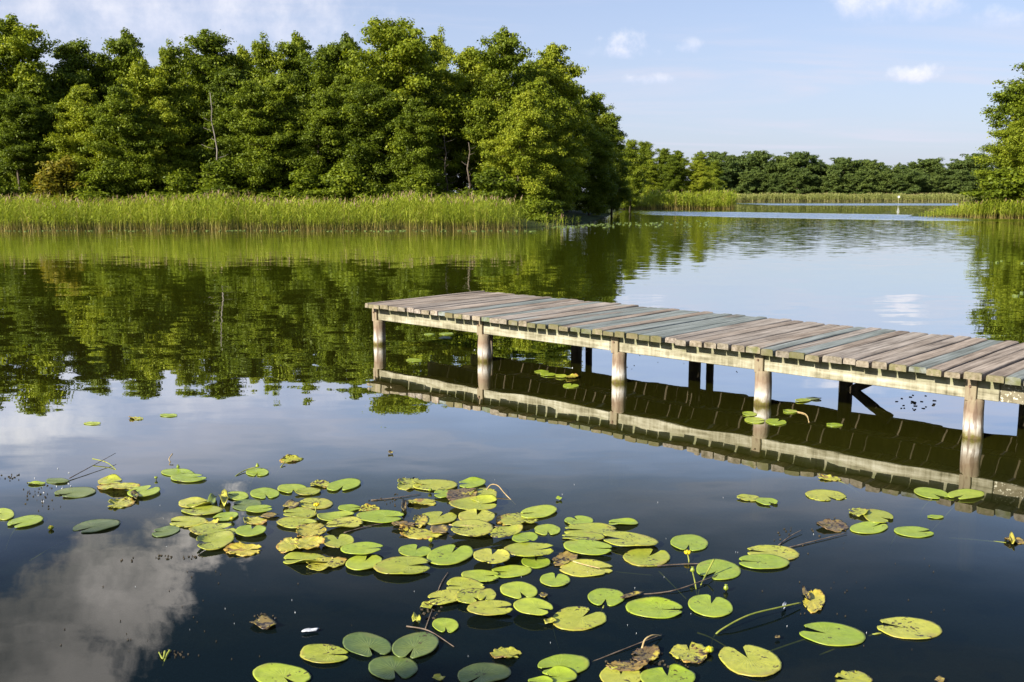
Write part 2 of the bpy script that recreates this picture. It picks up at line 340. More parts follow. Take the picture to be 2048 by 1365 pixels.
# wood of the jetty
m,t,o=material('deck_wood'); uv=t.new('ShaderNodeTexCoord').outputs['Object']
pid=t.attr('pid'); paint=t.attr('paint'); endf=t.attr('endv')
off=t.new('ShaderNodeCombineXYZ'); t.put(off.inputs[0],t.math('MULTIPLY',pid,37.0)); t.put(off.inputs[1],t.math('MULTIPLY',pid,11.0))
q=t.vmath('ADD',uv,off.outputs[0])
gr=t.noise(t.mapv(q,scale=(26,1.1,26)),1.0,6,.62,.25); bl=t.noise(t.mapv(q,scale=(3.5,1.0,3)),1.0,5,.6); fi=t.noise(t.mapv(q,scale=(110,5,110)),1.0,3,.6)
tone=t.math('ADD',t.math('MULTIPLY',gr,.5),t.math('ADD',t.math('MULTIPLY',bl,.4),t.math('MULTIPLY',fi,.12)))
grey=t.ramp(tone,[(.36,(.065,.050,.038)),(.48,(.240,.200,.163)),(.64,(.48,.415,.350))])
warm=t.mix(t.step(pid,.2,.9),grey,t.mix(1.0,grey,(1.02,.96,.90),'MULTIPLY'))
blue=t.ramp(tone,[(.36,(.085,.088,.075)),(.49,(.19,.208,.188)),(.66,(.335,.352,.33))])
wear=t.step(t.math('ADD',paint,t.math('MULTIPLY',t.math('SUBTRACT',bl,.5),1.9)),.36,.74)
c=t.mix(wear,warm,blue)
grime=t.step(t.noise(t.mapv(q,scale=(2,1.4,2)),1.6,5,.65),.60,.74); c=t.mix(t.math('MULTIPLY',grime,.5),c,(.07,.055,.045))
sp=t.new('ShaderNodeSeparateXYZ'); t.l.new(uv,sp.inputs[0])
mossn=t.noise(uv,11,4)
moss=t.math('MULTIPLY',t.step(t.math('ADD',sp.outputs[1],t.math('MULTIPLY',mossn,.22)),.155,.085),t.step(t.math('ADD',t.math('MULTIPLY',paint,.6),t.math('MULTIPLY',pid,.5)),.25,.55))
c=t.mix(t.math('MULTIPLY',moss,.75),c,t.mix(mossn,(.08,.11,.02),(.20,.20,.05)))
ef=t.math('MULTIPLY',t.step(sp.outputs[1],.022,.006),t.math('ADD',.35,t.math('MULTIPLY',t.step(paint,.2,.6),.5)))
c=t.mix(ef,c,t.mix(t.math('ADD',t.math('MULTIPLY',mossn,.6),t.math('MULTIPLY',pid,.3)),(.065,.075,.018),(.24,.18,.105)))
principled(t,o,c,.85,.2,t.math('ADD',gr,t.math('MULTIPLY',fi,.6)),.006,.8); M['deck']=m
def mat_beam(name,lichen):
    m,t,o=material(name); uv=t.new('ShaderNodeTexCoord').outputs['Object']; sp=t.new('ShaderNodeSeparateXYZ'); t.l.new(uv,sp.inputs[0])
    gr=t.noise(t.mapv(uv,scale=(1.6,30,30)),1.0,5,.6,.2); bl=t.noise(t.mapv(uv,scale=(3,6,6)),1.0,5,.62); dr=t.noise(t.mapv(uv,scale=(30,30,2.5)),1.0,3,.6)
    v=t.math('ADD',t.math('MULTIPLY',gr,.3),t.math('ADD',t.math('MULTIPLY',bl,.45),t.math('MULTIPLY',dr,.25)))
    c=t.ramp(v,[(.36,(.10,.09,.055)),(.46,(.26,.235,.155)),(.56,(.42,.39,.285)),(.68,(.60,.57,.46))])
    top=t.step(t.math('ADD',sp.outputs[2],t.math('MULTIPLY',t.math('SUBTRACT',dr,.5),.22)),.46,.58)
    c=t.mix(t.math('MULTIPLY',top,.65),c,(.13,.15,.045))
    if lichen:
        c=t.mix(.6,c,(.15,.12,.075)); vo=t.noise(uv,34,4,.6); c=t.mix(t.step(vo,.56,.64),c,(.72,.68,.52))
    principled(t,o,c,.9,.15,t.math('ADD',gr,bl),.008,.7); return m
M['beam']=mat_beam('beam_wood',False); M['beam_lichen']=mat_beam('beam_wood_lichen',True)
m,t,o=material('post_wood'); uv=t.new('ShaderNodeTexCoord').outputs['Object']; sp=t.new('ShaderNodeSeparateXYZ'); t.l.new(uv,sp.inputs[0])
oi=t.new('ShaderNodeObjectInfo')
bl=t.noise(t.mapv(uv,scale=(9,9,7)),1.0,6,.65); st=t.noise(t.mapv(uv,scale=(22,22,3)),1.0,4,.6)
zz=t.math('ADD',sp.outputs[2],t.math('MULTIPLY',t.math('SUBTRACT',bl,.5),.16))
c=t.ramp(t.math('MULTIPLY',zz,2.2),[(.0,(.10,.08,.02)),(.07,(.16,.135,.035)),(.14,(.38,.34,.25)),(.25,(.68,.63,.55)),(.42,(.40,.33,.255)),(.58,(.26,.185,.125)),(.85,(.27,.22,.14))])
c=t.mix(t.math('MULTIPLY',t.step(st,.50,.64),.75),c,(.15,.095,.065))
principled(t,o,c,.85,.2,t.math('ADD',bl,st),.008,.7); M['post']=m
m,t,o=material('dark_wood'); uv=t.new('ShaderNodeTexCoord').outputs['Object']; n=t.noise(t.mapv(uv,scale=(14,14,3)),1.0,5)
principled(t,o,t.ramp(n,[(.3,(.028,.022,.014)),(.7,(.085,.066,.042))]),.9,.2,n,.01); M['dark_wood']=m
m,t,o=material('rusty_bolt'); uv=t.new('ShaderNodeTexCoord').outputs['Object']; n=t.noise(uv,60,3)
principled(t,o,t.ramp(n,[(.3,(.08,.045,.03)),(.7,(.22,.13,.08))]),.7,.4); M['bolt']=m
m,t,o=material('white_board'); uv=t.new('ShaderNodeTexCoord').outputs['Object']; n=t.noise(uv,3,3)
principled(t,o,t.ramp(n,[(.3,(.74,.74,.72)),(.7,(.84,.84,.82))]),.5,.4); M['white']=m
# ------------------------------------------------------------------ ground and water
def sdf_poly(px,py,poly):
    poly=np.array(poly,float); d=np.full(px.shape,1e9); inside=np.zeros(px.shape,bool); n=len(poly)
    for i in range(n):
        a=poly[i]; b=poly[(i+1)%n]; e=b-a; wx=px-a[0]; wy=py-a[1]
        tt=np.clip((wx*e[0]+wy*e[1])/(e@e),0,1); d=np.minimum(d,np.hypot(wx-tt*e[0],wy-tt*e[1]))
        c=((a[1]>py)!=(b[1]>py))&(px<(b[0]-a[0])*(py-a[1])/(b[1]-a[1]+1e-12)+a[0]); inside^=c
    return np.where(inside,d,-d)
LAND_L=[(-900,65),(-60,65),(-20,65),(0,66),(3.5,70),(6,78),(9,96),(13,126),(16,143),(29,147),(33,155),(32,200),(44,262),(60,276),(135,276),(900,282),(900,1800),(-900,1800)]
LAND_R=[(39,99),(43.5,92),(60,88),(900,80),(900,135),(60,126),(46,112)]
def ground_z(x,y):
    x=np.asarray(x,float); y=np.asarray(y,float)
    d=np.maximum(sdf_poly(x,y,LAND_L),sdf_poly(x,y,LAND_R)); d=np.maximum(d,(2.3-y)+.25*np.sin(x*.9)*np.exp(-np.abs(x)*.05))
    return np.where(d>0,np.minimum(.05+.16*d,.75),np.maximum(-.02+.30*d,-1.3))
xs=np.unique(np.concatenate([np.linspace(-900,-80,24),np.linspace(-80,-15,34),np.linspace(-15,20,71),np.linspace(20,80,41),np.linspace(80,900,24)]))
ys=np.unique(np.concatenate([np.linspace(-120,-6,14),np.linspace(-6,20,53),np.linspace(20,60,14),np.linspace(60,110,51),np.linspace(110,160,21),np.linspace(160,300,29),np.linspace(300,1800,20)]))
GX,GY=np.meshgrid(xs,ys); GZ=ground_z(GX,GY)
V=np.stack([GX.ravel(),GY.ravel(),GZ.ravel()],1); nx=len(xs); ny=len(ys)
ii,jj=np.meshgrid(np.arange(nx-1),np.arange(ny-1)); b0=(jj*nx+ii).ravel()
gm=mesh_np('ground',V,np.stack([b0,b0+1,b0+nx+1,b0+nx],1),M['ground'],True)
tag(link('ground',gm),'dark lake bed and wooded banks','ground',kind='structure')
wm=mesh_np('water',np.array([(-900,-120,0),(900,-120,0),(900,1800,0),(-900,1800,0)],float),np.array([[0,1,2,3]]),M['water'])
tag(link('water',wm),'calm dark lake mirroring trees and sky','water',kind='structure')
# ------------------------------------------------------------------ trees
def unit(a): return a/np.maximum(np.linalg.norm(a,axis=1,keepdims=True),1e-9)
def leaves_mesh(name,C,N,S,mat,r):
    n=len(C); tdir=unit(np.cross(N,r.normal(size=(n,3)))); b=np.cross(N,tdir); S=S[:,None]
    fold=(r.random((n,1))*.5-.1)*S
    V=np.stack([C-tdir*S,C+b*S*.62+N*fold*.6,C+tdir*S,C-b*S*.62+N*fold*.6],1).reshape(-1,3)
    lv=np.repeat(r.random(n),4)
    return mesh_np(name,V,np.arange(n*4).reshape(n,4),mat,False,{'lv':lv})
def make_tree(seed,H=15,R=3.4,t0=.1,prof='alder',nl=46,leaf=.17,dens=1.0,flat=.55,mat=None,trunk_r=.17,lean=.25):
    r=np.random.default_rng(seed); G=Geo(); C=[];N=[];S=[]
    lx,ly=r.normal(size=2)*lean
    def axis(tt): return Vector((lx*tt*tt*2+.25*math.sin(tt*5+seed),ly*tt*tt*2+.25*math.cos(tt*4+seed),H*tt))-Vector((.25*math.sin(seed),.25*math.cos(seed),0))
    G.tube([axis(k/9) for k in range(10)],[trunk_r*(1.15-1.08*(k/9))+.012 for k in range(10)],7)
    def pr(tt):
        s=(tt-t0)/(1-t0)
        if prof=='alder': return max(.16,(.72+.42*math.sin(min(1,s*1.5)*math.pi*.60))*(1-s**2.9)**.72)
        if prof=='broad': return max(.22,(.62+.45*math.sin(min(1,s*1.25)*math.pi*.6))*(1-s**5)**.7)
        if prof=='cone': return max(.16,(1-s**1.7)**.8)
        if prof=='bush': return max(.2,(1-s**3)**.6)
        return 1
    az=r.random()*6.28
    for i in range(nl):
        s=(i+.5)/nl; tt=t0+(1-t0)*(s**.88)*.985; az+=2.399+r.normal()*.35
        L=R*pr(tt)*r.choice([.6,.8,1.0,1.12,1.3])*r.uniform(.9,1.1); e=R_(r.uniform(-8,18)+48*s*s)
        o0=axis(tt*.97); d=Vector((math.cos(az)*math.cos(e),math.sin(az)*math.cos(e),math.sin(e)))
        bend=Vector((0,0,-.09*L)); 
        def lp(q): return o0+d*(L*q)+bend*(q*q)
        G.tube([lp(0),lp(.35),lp(.7),lp(1)],[max(.012,trunk_r*.35*(1-s*.6)),.03,.02,.008],5,False)
        nc=max(3,int(2.3+L*1.9))
        for k in range(nc):
            q=.28+.74*(k+.6*r.random())/nc
            c=np.array(lp(q))+r.normal(size=3)*np.array([.34,.34,.2])*(.5+.22*L)
            rc=r.uniform(.30,.80)*(.60+.13*L)*(1.12-.35*abs(q-.6))
            n=int(dens*r.uniform(62,105)*(rc/.6)**2*(.17/leaf)**1.2)
            dv=unit(r.normal(size=(n,3))); rad=r.random((n,1))**.5*(1+.35*np.abs(r.normal(size=(n,1)))); fl=flat*r.uniform(.7,1.25)
            p=dv*rad*np.array([rc,rc,rc*fl])
            C.append(c+p); N.append(unit(dv*.75+np.array([0,0,.55])+r.normal(size=(n,3))*.55)); S.append(leaf*r.uniform(.6,1.25,n))
    # leader
    for k in range(10):
        c=np.array(axis(.80+.185*k/9))+r.normal(size=3)*np.array([.36,.36,.15]); rc=(.66-.022*k)*r.uniform(.75,1.15); n=int(75*dens*(.17/leaf)); dv=unit(r.normal(size=(n,3)))
        C.append(c+dv*(r.random((n,1))**.42)*rc*np.array([1,1,1.15])); N.append(unit(dv+np.array([0,0,.4])+r.normal(size=(n,3))*.5)); S.append(leaf*r.uniform(.6,1.2,n))
    C=np.concatenate(C);N=np.concatenate(N);S=np.concatenate(S)
    C[:,2]=np.maximum(C[:,2],.15)
    return G.mesh('trunk',M['bark'],True),leaves_mesh('crown',C,N,S,mat or M['leaf'],r),H,R
PROTO={'a':make_tree(1,R=3.3,nl=62,dens=1.0,leaf=.125),'b':make_tree(2,R=3.6,prof='broad',nl=60,dens=1.0,leaf=.125),'c':make_tree(3,R=2.5,nl=52,dens=1.0,leaf=.12),'d':make_tree(4,R=3.0,t0=.36,prof='alder',nl=46,trunk_r=.17,dens=1.0,leaf=.125),
 'e':make_tree(5,R=3.6,t0=.05,prof='alder',nl=70,dens=1.0,leaf=.125),'h':make_tree(6,H=15,R=4.0,t0=.06,prof='broad',nl=70,dens=1.0,leaf=.125),
 's':make_tree(8,H=4,R=1.9,t0=.05,prof='bush',nl=26,leaf=.13,trunk_r=.06),
 'y':make_tree(9,H=4,R=1.9,t0=.05,prof='bush',nl=26,leaf=.12,trunk_r=.06,mat=M['leaf_yellow'])}
FAR={'a':make_tree(11,R=4.4,prof='alder',nl=52,leaf=.28,dens=.55,mat=M['leaf_far']),'b':make_tree(12,R=5.6,prof='broad',nl=54,leaf=.28,dens=.55,mat=M['leaf_far']),
 'c':make_tree(13,R=3.4,nl=46,leaf=.26,dens=.55,mat=M['leaf_far'])}
def plant(px,topy,d,wid,kind,label,cat='tree',group=None,name='alder_tree',lib=PROTO,rz=None):
    top=at_dist(px,topy,d); gz=float(ground_z(top.x,d)); gz=max(gz,.05)
    tm,cm,H,R=lib[kind]; Ht=top.z-gz; s=Ht/H
    root=empty(name,(top.x,d,gz-.05),random.random()*6.28 if rz is None else rz)
    tag(root,label,cat,group)
    sx=wid*s
    for nm,me in(('trunk',tm),('crown',cm)):
        o=link(nm,me,root); o.scale=(sx,sx,s)
    return root
LW='alders of the left lakeside wood'
T=[ # px, top y, distance, width factor, kind, label
(28,34,80,1.0,'a','tall pointed alder at the left edge, rising above its neighbours'),
(145,84,83,.95,'b','rounded pale green crown just right of the tallest left-edge alder'),
(205,112,86,.9,'d','lower dark crown between the pale rounded tree and the double-topped one'),
(262,60,84,.9,'a','alder with a narrow raised top left of the two small skyline spikes'),
(355,86,80,.75,'c','small spiky alder top left of the broad dome-shaped crown'),
(420,68,84,1.05,'b','broad dome-shaped crown directly above the bare dead trunk'),
(492,93,88,.9,'a','low crown in the dip right of the dome-shaped alder'),
(542,72,84,.8,'c','slim pointed alder left of the twin middle tops'),
(602,66,87,.9,'a','dark distant alder top in the middle of the skyline'),
(655,96,84,.95,'b','low rounded crown in the dip before the highest broad tree'),
(702,68,84,.85,'a','lumpy alder top touching the left side of the highest broad tree'),
(785,47,79,1.05,'h','highest broad alder with a bushy flat top in the left wood'),
(886,60,89,.62,'c','thin feathery alder standing alone above the gap right of the broadest tree'),
(938,94,85,.9,'d','bare-stemmed alder above the dark gap with pale trunks'),
(1018,57,81,.92,'a','tall ragged double-topped alder right of the trunk gap'),
(1092,86,85,.85,'e','dark conical alder where the skyline begins to fall to the right'),
(1138,166,91,.8,'a','alder one step down the falling right shoulder of the wood'),
(1188,184,98,.8,'d','dark ragged alder with sky showing through its top on the right shoulder'),
(1226,226,108,.85,'e','dark leaning crown overhanging the water at the right end of the wood'),
(1262,281,122,.95,'b','last low tree of the left wood before the reedy point'),
(240,172,74,1.0,'e','bright green alder leafed right down to the reeds, left third of the wood'),
(325,200,76,.95,'e','darker full-skirted alder immediately left of the bare dead trunk'),
(515,160,75.5,1.05,'e','sunlit full-skirted alder immediately right of the bare dead trunk'),
(632,180,75.5,1.0,'e','dense green alder in the middle of the front row, above the reeds'),
(735,170,76,1.0,'h','shaded front-row alder below the highest broad tree'),
(820,195,74.5,.95,'e','sunlit front-row alder on the left side of the trunk gap'),
(1040,180,74,1.0,'e','yellow-green sunlit alder at the waterside right of the trunk gap'),
(1112,240,80,.95,'e','dark full crown reaching the water beside the yellow-green alder'),
(1180,262,92,1.1,'e','deep shaded tree hanging over the water on the bank corner'),
(70,150,78,1.0,'e','dark upright alder between the left-edge alder and the thin one with sky between its stems'),
(172,165,76,1.0,'e','upright alder rising behind the yellow-orange bush'),
(285,120,79,.95,'a','tall dark crown filling the space behind the bright green alder'),
(462,130,79,.95,'e','narrow shaded alder between the dome-shaped crown and the sunlit skirted one'),
(572,140,78,.95,'a','upright alder behind the dense green alder of the middle front row'),
(682,150,78,.95,'e','narrow leafy alder left of the shaded front-row tree'),
(770,120,80,1.0,'e','dark upper crown below the bushy top of the highest broad tree'),
(985,140,79,.95,'a','upright alder behind the yellow-green waterside tree'),
(1075,150,79,.95,'e','dark pointed alder right behind the yellow-green waterside tree'),
(30,190,75,1.0,'d','leafy front alder with bare lower stems at the left edge'),
(112,205,77,.85,'d','thin front alder with sky glimpsed between its stems'),
]
for (px,ty,d,wd,k,lab) in T: plant(px,ty,d,wd,k,lab,group=LW)
# deep rows of the same wood, hardly visible
for i in range(22):
    plant(-260+i*66+random.uniform(-15,15),random.uniform(120,150),random.uniform(92,104),1.0,random.choice('abd'),'dark alder packed in the deep rows behind the front trees of the left wood',group='deep rows of the left wood')
for i,(px,ty) in enumerate([(-70,60),(-160,90),(-250,75),(-340,85)]):
    plant(px,ty,79+i,1.05,'abeh'[i],'alder of the left wood standing beyond the left edge of the view',group='alders beyond the left edge')
for (px,ty,d,k,lab) in [(-20,330,71.5,'s','low green bush behind the reeds at the left edge'),(100,328,72,'y','yellow-orange bush behind the reeds at the left'),(178,350,71.5,'s','green bush right of the yellow-orange bush'),
  (335,352,72,'s','round bush below the dark alder left of the dead trunk'),(430,330,72,'s','small bush at the foot of the bare dead trunk'),(585,345,72,'s','leafy bush behind the middle of the reed bed'),
  (690,338,72.5,'s','bush under the shaded alder below the highest broad tree'),(880,350,74,'s','dark bush in front of the pale trunks'),(960,345,73,'s','bush at the right side of the trunk gap'),(1075,372,72,'s','drooping bush where the reed bed ends')]:
    plant(px,ty,d,1.25,k,lab,'bush','bushes behind the reed bed','shrub')
# bare dead trunk and stems glimpsed in the gaps
def snag(px,topy,d,rad,lab,lean,mat,name='dead_tree'):
    top=at_dist(px,topy,d); z0=.3; base=Vector((top.x+lean,d,z0)); root=empty(name,base); tag(root,lab,'tree','bare stems in the gaps of the left wood')
    tp=top-base; G=Geo(); n=9
    G.tube([tp*(k/n)+Vector((.10*math.sin(k*1.7+px),0,0))*(1 if 0<k<n else 0) for k in range(n+1)],[rad*(1.1-.85*k/n) for k in range(n+1)],7)
    B=G
    for k in range(9):
        p=tp*(.35+.07*k); a=random.uniform(0,6.28); L=random.uniform(.4,1.1)
        B.tube([p,p+Vector((math.cos(a)*L*.6,math.sin(a)*L*.4,.15*L)),p+Vector((math.cos(a)*L,math.sin(a)*L*.6,.35*L))],[.025,.016,.008],5)
    G.build('trunk',mat,root,True)
snag(420,185,73.2,.085,'bare pale dead trunk standing in the dark gap of the wood',.55,M['dead_bark'])
snag(937,285,73.6,.11,'reddish bare stem nearest the right side of the trunk gap',.0,M['bark'],'bare_trunk')
snag(888,270,75,.10,'slim pale stem in the left part of the trunk gap',.25,M['bark'],'bare_trunk')
snag(862,300,77,.09,'thin dark stem leftmost in the trunk gap',.1,M['bark'],'bare_trunk')
# trees on the reedy point
RP='trees on the reedy point'
for (px,ty,d,wd,k,lab) in [(1288,284,158,1.0,'b','rounded tree behind the left end of the far reedy point'),(1325,296,156,1.0,'e','dense tree in the middle of the reedy point'),(1362,300,156,1.0,'e','sunlit tree right of the middle on the reedy point'),
   (1405,302,158,1.0,'a','last tall tree at the right tip of the reedy point'),(1300,320,152,1.1,'e','lower pale tree at the front of the reedy point'),(1345,318,151,1.0,'h','low bright tree at the front middle of the reedy point'),
   (1395,322,152,1.0,'h','low sunlit tree at the tip of the reedy point'),(1430,322,172,.9,'b','darker tree set back behind the tip of the reedy point'),(1250,300,140,1.0,'e','shaded tree at the root of the reedy point')]:
    plant(px,ty,d,wd,k,lab,group=RP)
# far shore
FS='trees along the far shore'
fx=[(1440,310,'b','far tree partly hidden by the tip of the reedy point'),(1462,316,'c','narrow pale far tree next to the reedy point'),(1488,322,'a','first full round tree of the far row'),(1520,308,'b','tallest far crown left of the middle of the lake'),
(1548,322,'a','low far tree right of the tallest far crown'),(1575,318,'b','dense far tree before the wide middle crown'),(1605,315,'b','wide far crown left of the notch in the far wood'),(1632,318,'a','far tree at the left side of the notch'),
(1660,330,'c','narrow dark far tree in the notch of the far wood'),(1690,318,'b','broad far tree right of the notch'),(1715,324,'a','far tree with a stepped top right of the broad one'),(1742,334,'b','far tree where the skyline steps down'),
(1772,338,'a','low dark far tree left of the small white marker'),(1800,338,'c','far tree directly above the small white marker'),(1828,341,'b','low far tree right of the white marker'),(1852,328,'b','round far crown rising alone above the low right row'),
(1878,341,'c','small pointed far tree right of the round lone crown'),(1905,342,'a','low far tree before the dark right-hand group'),(1930,325,'b','taller dark far tree near the right bank'),(1958,322,'b','far tree half hidden behind the right bank tree')]
for (px,ty,k,lab) in fx: plant(px,ty-random.choice([0,3,8,12]),284+random.uniform(-4,8),random.uniform(1.1,1.35),k,lab,group=FS,lib=FAR,name='far_tree')
for i in range(24):
    plant(1425+i*25+random.uniform(-6,6),random.uniform(338,352),276+random.uniform(0,4),1.15,random.choice('aab'),'lower tree in the front row of the distant far-shore wood',group='front row of the far wood',lib=FAR,name='far_tree')
for i in range(20):
    plant(1400+i*33+random.uniform(-6,6),random.uniform(332,346),300+random.uniform(0,10),1.3,random.choice('ab'),'tree in the hidden rear row of the distant far-shore wood',group='rear row of the far wood',lib=FAR,name='far_tree')
# right bank
for (px,ty,d,wd,k,lab,rz) in [(2098,120,95,1.3,'h','big spreading tree at the right edge on the right bank',.6),(2062,235,92,1.15,'h','bushy lower tree in front of the big right-edge tree',2.0),(2120,215,91.5,1.2,'e','bright leafy tree cut by the right edge',3.0),(2112,140,99,1.25,'b','dark tree standing close behind the big right-edge tree',4.0),(2075,290,94.5,1.2,'e','shaded lower tree filling the foot of the right-bank group',5.0),(2230,110,100,1.3,'b','tree of the right bank standing beyond the right edge',1.0),(2300,150,97,1.3,'h','outer tree of the right bank beyond the right edge',1.0)]:
    plant(px,ty,d,wd,k,lab,group='trees of the right bank',rz=rz)
plant(2012,345,93.5,1.6,'s','low rounded bush at the water side of the right bank','bush',None,'shrub')
# ------------------------------------------------------------------ reeds
def reed_bed(name,label,line,depth,per_m2,hmin,hmax,wd=.016,lf=5,seed=0,plumes=.12,mat='reed',hprof=None):
    r=np.random.default_rng(seed); pts=np.array(line,float); seg=np.linalg.norm(pts[1:]-pts[:-1],axis=1); tot=seg.sum(); cum=np.concatenate([[0],np.cumsum(seg)])
    n=int(tot*depth*per_m2); s=r.random(n)*tot; k=np.clip(np.searchsorted(cum,s)-1,0,len(seg)-1); q=((s-cum[k])/seg[k])[:,None]
    p=pts[k]*(1-q)+pts[k+1]*q; e=(pts[k+1]-pts[k])/seg[k][:,None]; nrm=np.stack([-e[:,1],e[:,0]],1)
    dep=(r.random(n)**1.25)*depth; wav=.9*np.sin(s*.7+seed)+.6*np.sin(s*1.9+1)+.35*np.sin(s*4.3)
    p=p+nrm*(dep+.25*wav)[:,None]
    cl=.5+.5*np.sin(s*1.3+dep*2.1)*np.sin(s*.37+1.7)
    hp=np.interp(s/tot,*hprof) if hprof else 1.0
    hp=hp*(1+.07*np.sin(s*.45+seed)+.05*np.sin(s*1.1)+.04*np.sin(s*2.7+2))
    h=(hmin+(hmax-hmin)*np.clip(.25+.5*r.random(n)+.25*cl+.10*dep/depth,0,1.1))*hp
    Vs=[];Fs=[];lv=[];hv=[];pl=[];base=0
    rnd=r.random(n); a=r.random(n)*6.28; lean=r.normal(size=(n,2))*np.where(r.random(n)<.08,.38,.12)[:,None]
    def strip(P0,P1,P2,w0,w1,side,h0,h1,h2,lvv,plv=0):
        nonlocal base
        m=len(P0); S=side
        V=np.stack([P0-S*w0[:,None],P0+S*w0[:,None],P1-S*w1[:,None],P1+S*w1[:,None],P2],1).reshape(-1,3)
        b=base+np.arange(m)*5
        Vs.append(V); Fs.append(np.stack([b,b+1,b+3,b+2],1)); Fs.append(np.stack([b+2,b+3,b+4,b+4],1)); base+=5*m
        lv.append(np.repeat(lvv,5)); hv.append(np.stack([h0,h0,h1,h1,h2],1).ravel()); pl.append(np.full(5*m,plv))
    B=np.concatenate([p,np.full((n,1),-.05)],1); top=B+np.concatenate([lean*h[:,None],h[:,None]],1); mid=B*.5+top*.5
    sd=np.stack([np.cos(a),np.sin(a),np.zeros(n)],1); W=np.full(n,wd*.55)
    z=np.zeros(n)
    strip(B,mid,top,W,W*.8,sd,z,z+.5,z+1,rnd)
    for j in range(lf):
        f=.22+.75*(j+r.random(n)*.8)/lf; P0=B+(top-B)*f[:,None]; az=r.random(n)*6.28; L=h*r.uniform(.18,.34,n)
        dr=np.stack([np.cos(az),np.sin(az),np.zeros(n)],1); up=np.array([0,0,1.])
        k1=r.uniform(.34,.62,n); P1=P0+dr*(L*k1)[:,None]+up*(L*(.95-k1))[:,None]; P2=P1+dr*(L*.55)[:,None]+up*(L*r.uniform(-.45,.30,n))[:,None]
        sd2=np.stack([-np.sin(az),np.cos(az),np.zeros(n)],1)+r.normal(size=(n,3))*.3
        w=wd*r.uniform(.7,1.3,n); hz=lambda Q:Q[:,2]/h
        strip(P0,P1,P2,w*.5,w,sd2,hz(P0),hz(P1),hz(P2),np.clip(rnd*.5+r.random(n)*.5,0,1))
    ip=np.where(r.random(n)<plumes)[0]
    if len(ip):
        P0=top[ip]-np.array([0,0,.1]); P1=P0+np.array([0,0,.14])+r.normal(size=(len(ip),3))*.02; P2=P0+np.array([0,0,.30])+r.normal(size=(len(ip),3))*.07; o1=np.ones(len(ip))
        strip(P0,P1,P2,o1*.01,o1*.035,sd[ip],o1,o1,o1,rnd[ip],1.0)
    F=np.concatenate(Fs); V=np.concatenate(Vs)
    tri=F[:,2]==F[:,3]
    fl=F[~tri].tolist()+F[tri][:,:3].tolist()
    me=bpy.data.meshes.new(name); me.from_pydata(V.tolist(),[],fl)
    for nm,arr in(('lv',lv),('hv',hv),('plume',pl)):
        at=me.attributes.new(nm,'FLOAT','POINT'); at.data.foreach_set('value',np.concatenate(arr).astype(np.float32))
    me.materials.append(M[mat]); o=link(name,me); tag(o,label,'reeds',kind='stuff'); return o
reed_bed('reed_bed','wide band of tall green reeds in front of the left wood',[(-60,61.3),(-34,61.4),(-15,61.2),(-3,61.6),(1.0,62.4)],7.0,17,1.35,2.15,seed=21,plumes=.2)
reed_bed('reed_fringe','sparse reed tufts on the bank corner right of the reed bed',[(1.4,62.8),(3.0,66.0),(4.6,73),(5.6,80)],1.2,4,.5,1.3,seed=22,hprof=([0,.3,.6,1],[1.15,.9,.6,.5]))
reed_bed('point_reeds','clumped reeds with straw-coloured feet on the reedy point',[(14.5,140),(22,142),(31.5,144),(33.5,150)],4.5,12,1.6,2.5,wd=.035,seed=23,hprof=([0,.2,.28,.5,.58,.68,.75,1],[.9,.85,1.0,1.05,.75,.7,1.1,1.05]))
reed_bed('far_reeds','long pale reed belt along the far shore',[(52,262),(70,268),(100,268),(128,262),(150,255)],7,6,1.5,2.2,wd=.06,lf=5,seed=24,plumes=.3,mat='reed_far')
reed_bed('right_reeds','reeds with orange feet running out from the right bank',[(38.6,95.5),(41.0,92.5),(44,89.2),(49,86.5),(70,82)],4.5,18,1.35,2.1,wd=.022,seed=25,hprof=([0,.04,.09,.17,.4,1],[.22,.4,.62,.85,1.0,1.05]))
# floating leaves off the bank corner: too many to count
def scatter_pads(name,label,spots,seed,mat,sz):
    r=random.Random(seed); G=Geo()
    for (x0,x1,y0,y1,n) in spots:
        for i in range(n):
            p=P(r.uniform(x0,x1),r.uniform(y0,y1)); a=r.uniform(0,6.28); rr=r.uniform(*sz); k=10; z=.008+r.random()*.012
            pts=[(p.x+rr*math.cos(a+5.6*j/k)*r.uniform(.9,1.1),p.y+rr*math.sin(a+5.6*j/k)*r.uniform(.9,1.1),z+r.random()*.03) for j in range(k+1)]
            G.add([(p.x,p.y,z)]+pts+[(q[0],q[1],0) for q in pts],[(0,j,j+1) for j in range(1,k+1)]+[(j,j+k+1,j+k+2,j+1) for j in range(1,k+1)])
    o=G.build(name,mat); tag(o,label,'floating leaves',kind='stuff')
scatter_pads('distant_lily_leaves','thin scatter of tiny lily leaves on the water off the bank corner',[(1080,1230,450,457,60),(1150,1330,444,452,44),(1250,1420,441,455,36),(0,1075,460,463.5,150)],3,M['pad_d'],(.05,.12))
scatter_pads('drift_line','few tiny leaves drifting on the right-hand water',[(1985,2060,522,530,5),(2010,2060,586,594,3),(1700,1880,434,441,20)],4,M['pad_d'],(.03,.08))
# distance marker on the far water
mp=P(1797,405); mk=empty('marker_sign',(mp.x,mp.y,0)); tag(mk,'small white diamond marker board on a post before the far reeds','marker')
G=Geo(); G.tube([(0,0,-1),(0,0,1.0)],.035,8); G.build('post',M['beam'],mk)
G=Geo(); s=.34; G.add([(s,-.03,1.3),(0,-.03,1.3+s),(-s,-.03,1.3),(0,-.03,1.3-s),(s,.03,1.3),(0,.03,1.3+s),(-s,.03,1.3),(0,.03,1.3-s)],[(0,3,2,1),(4,5,6,7),(0,1,5,4),(1,2,6,5),(2,3,7,6),(3,0,4,7)]); G.build('board',M['white'],mk)
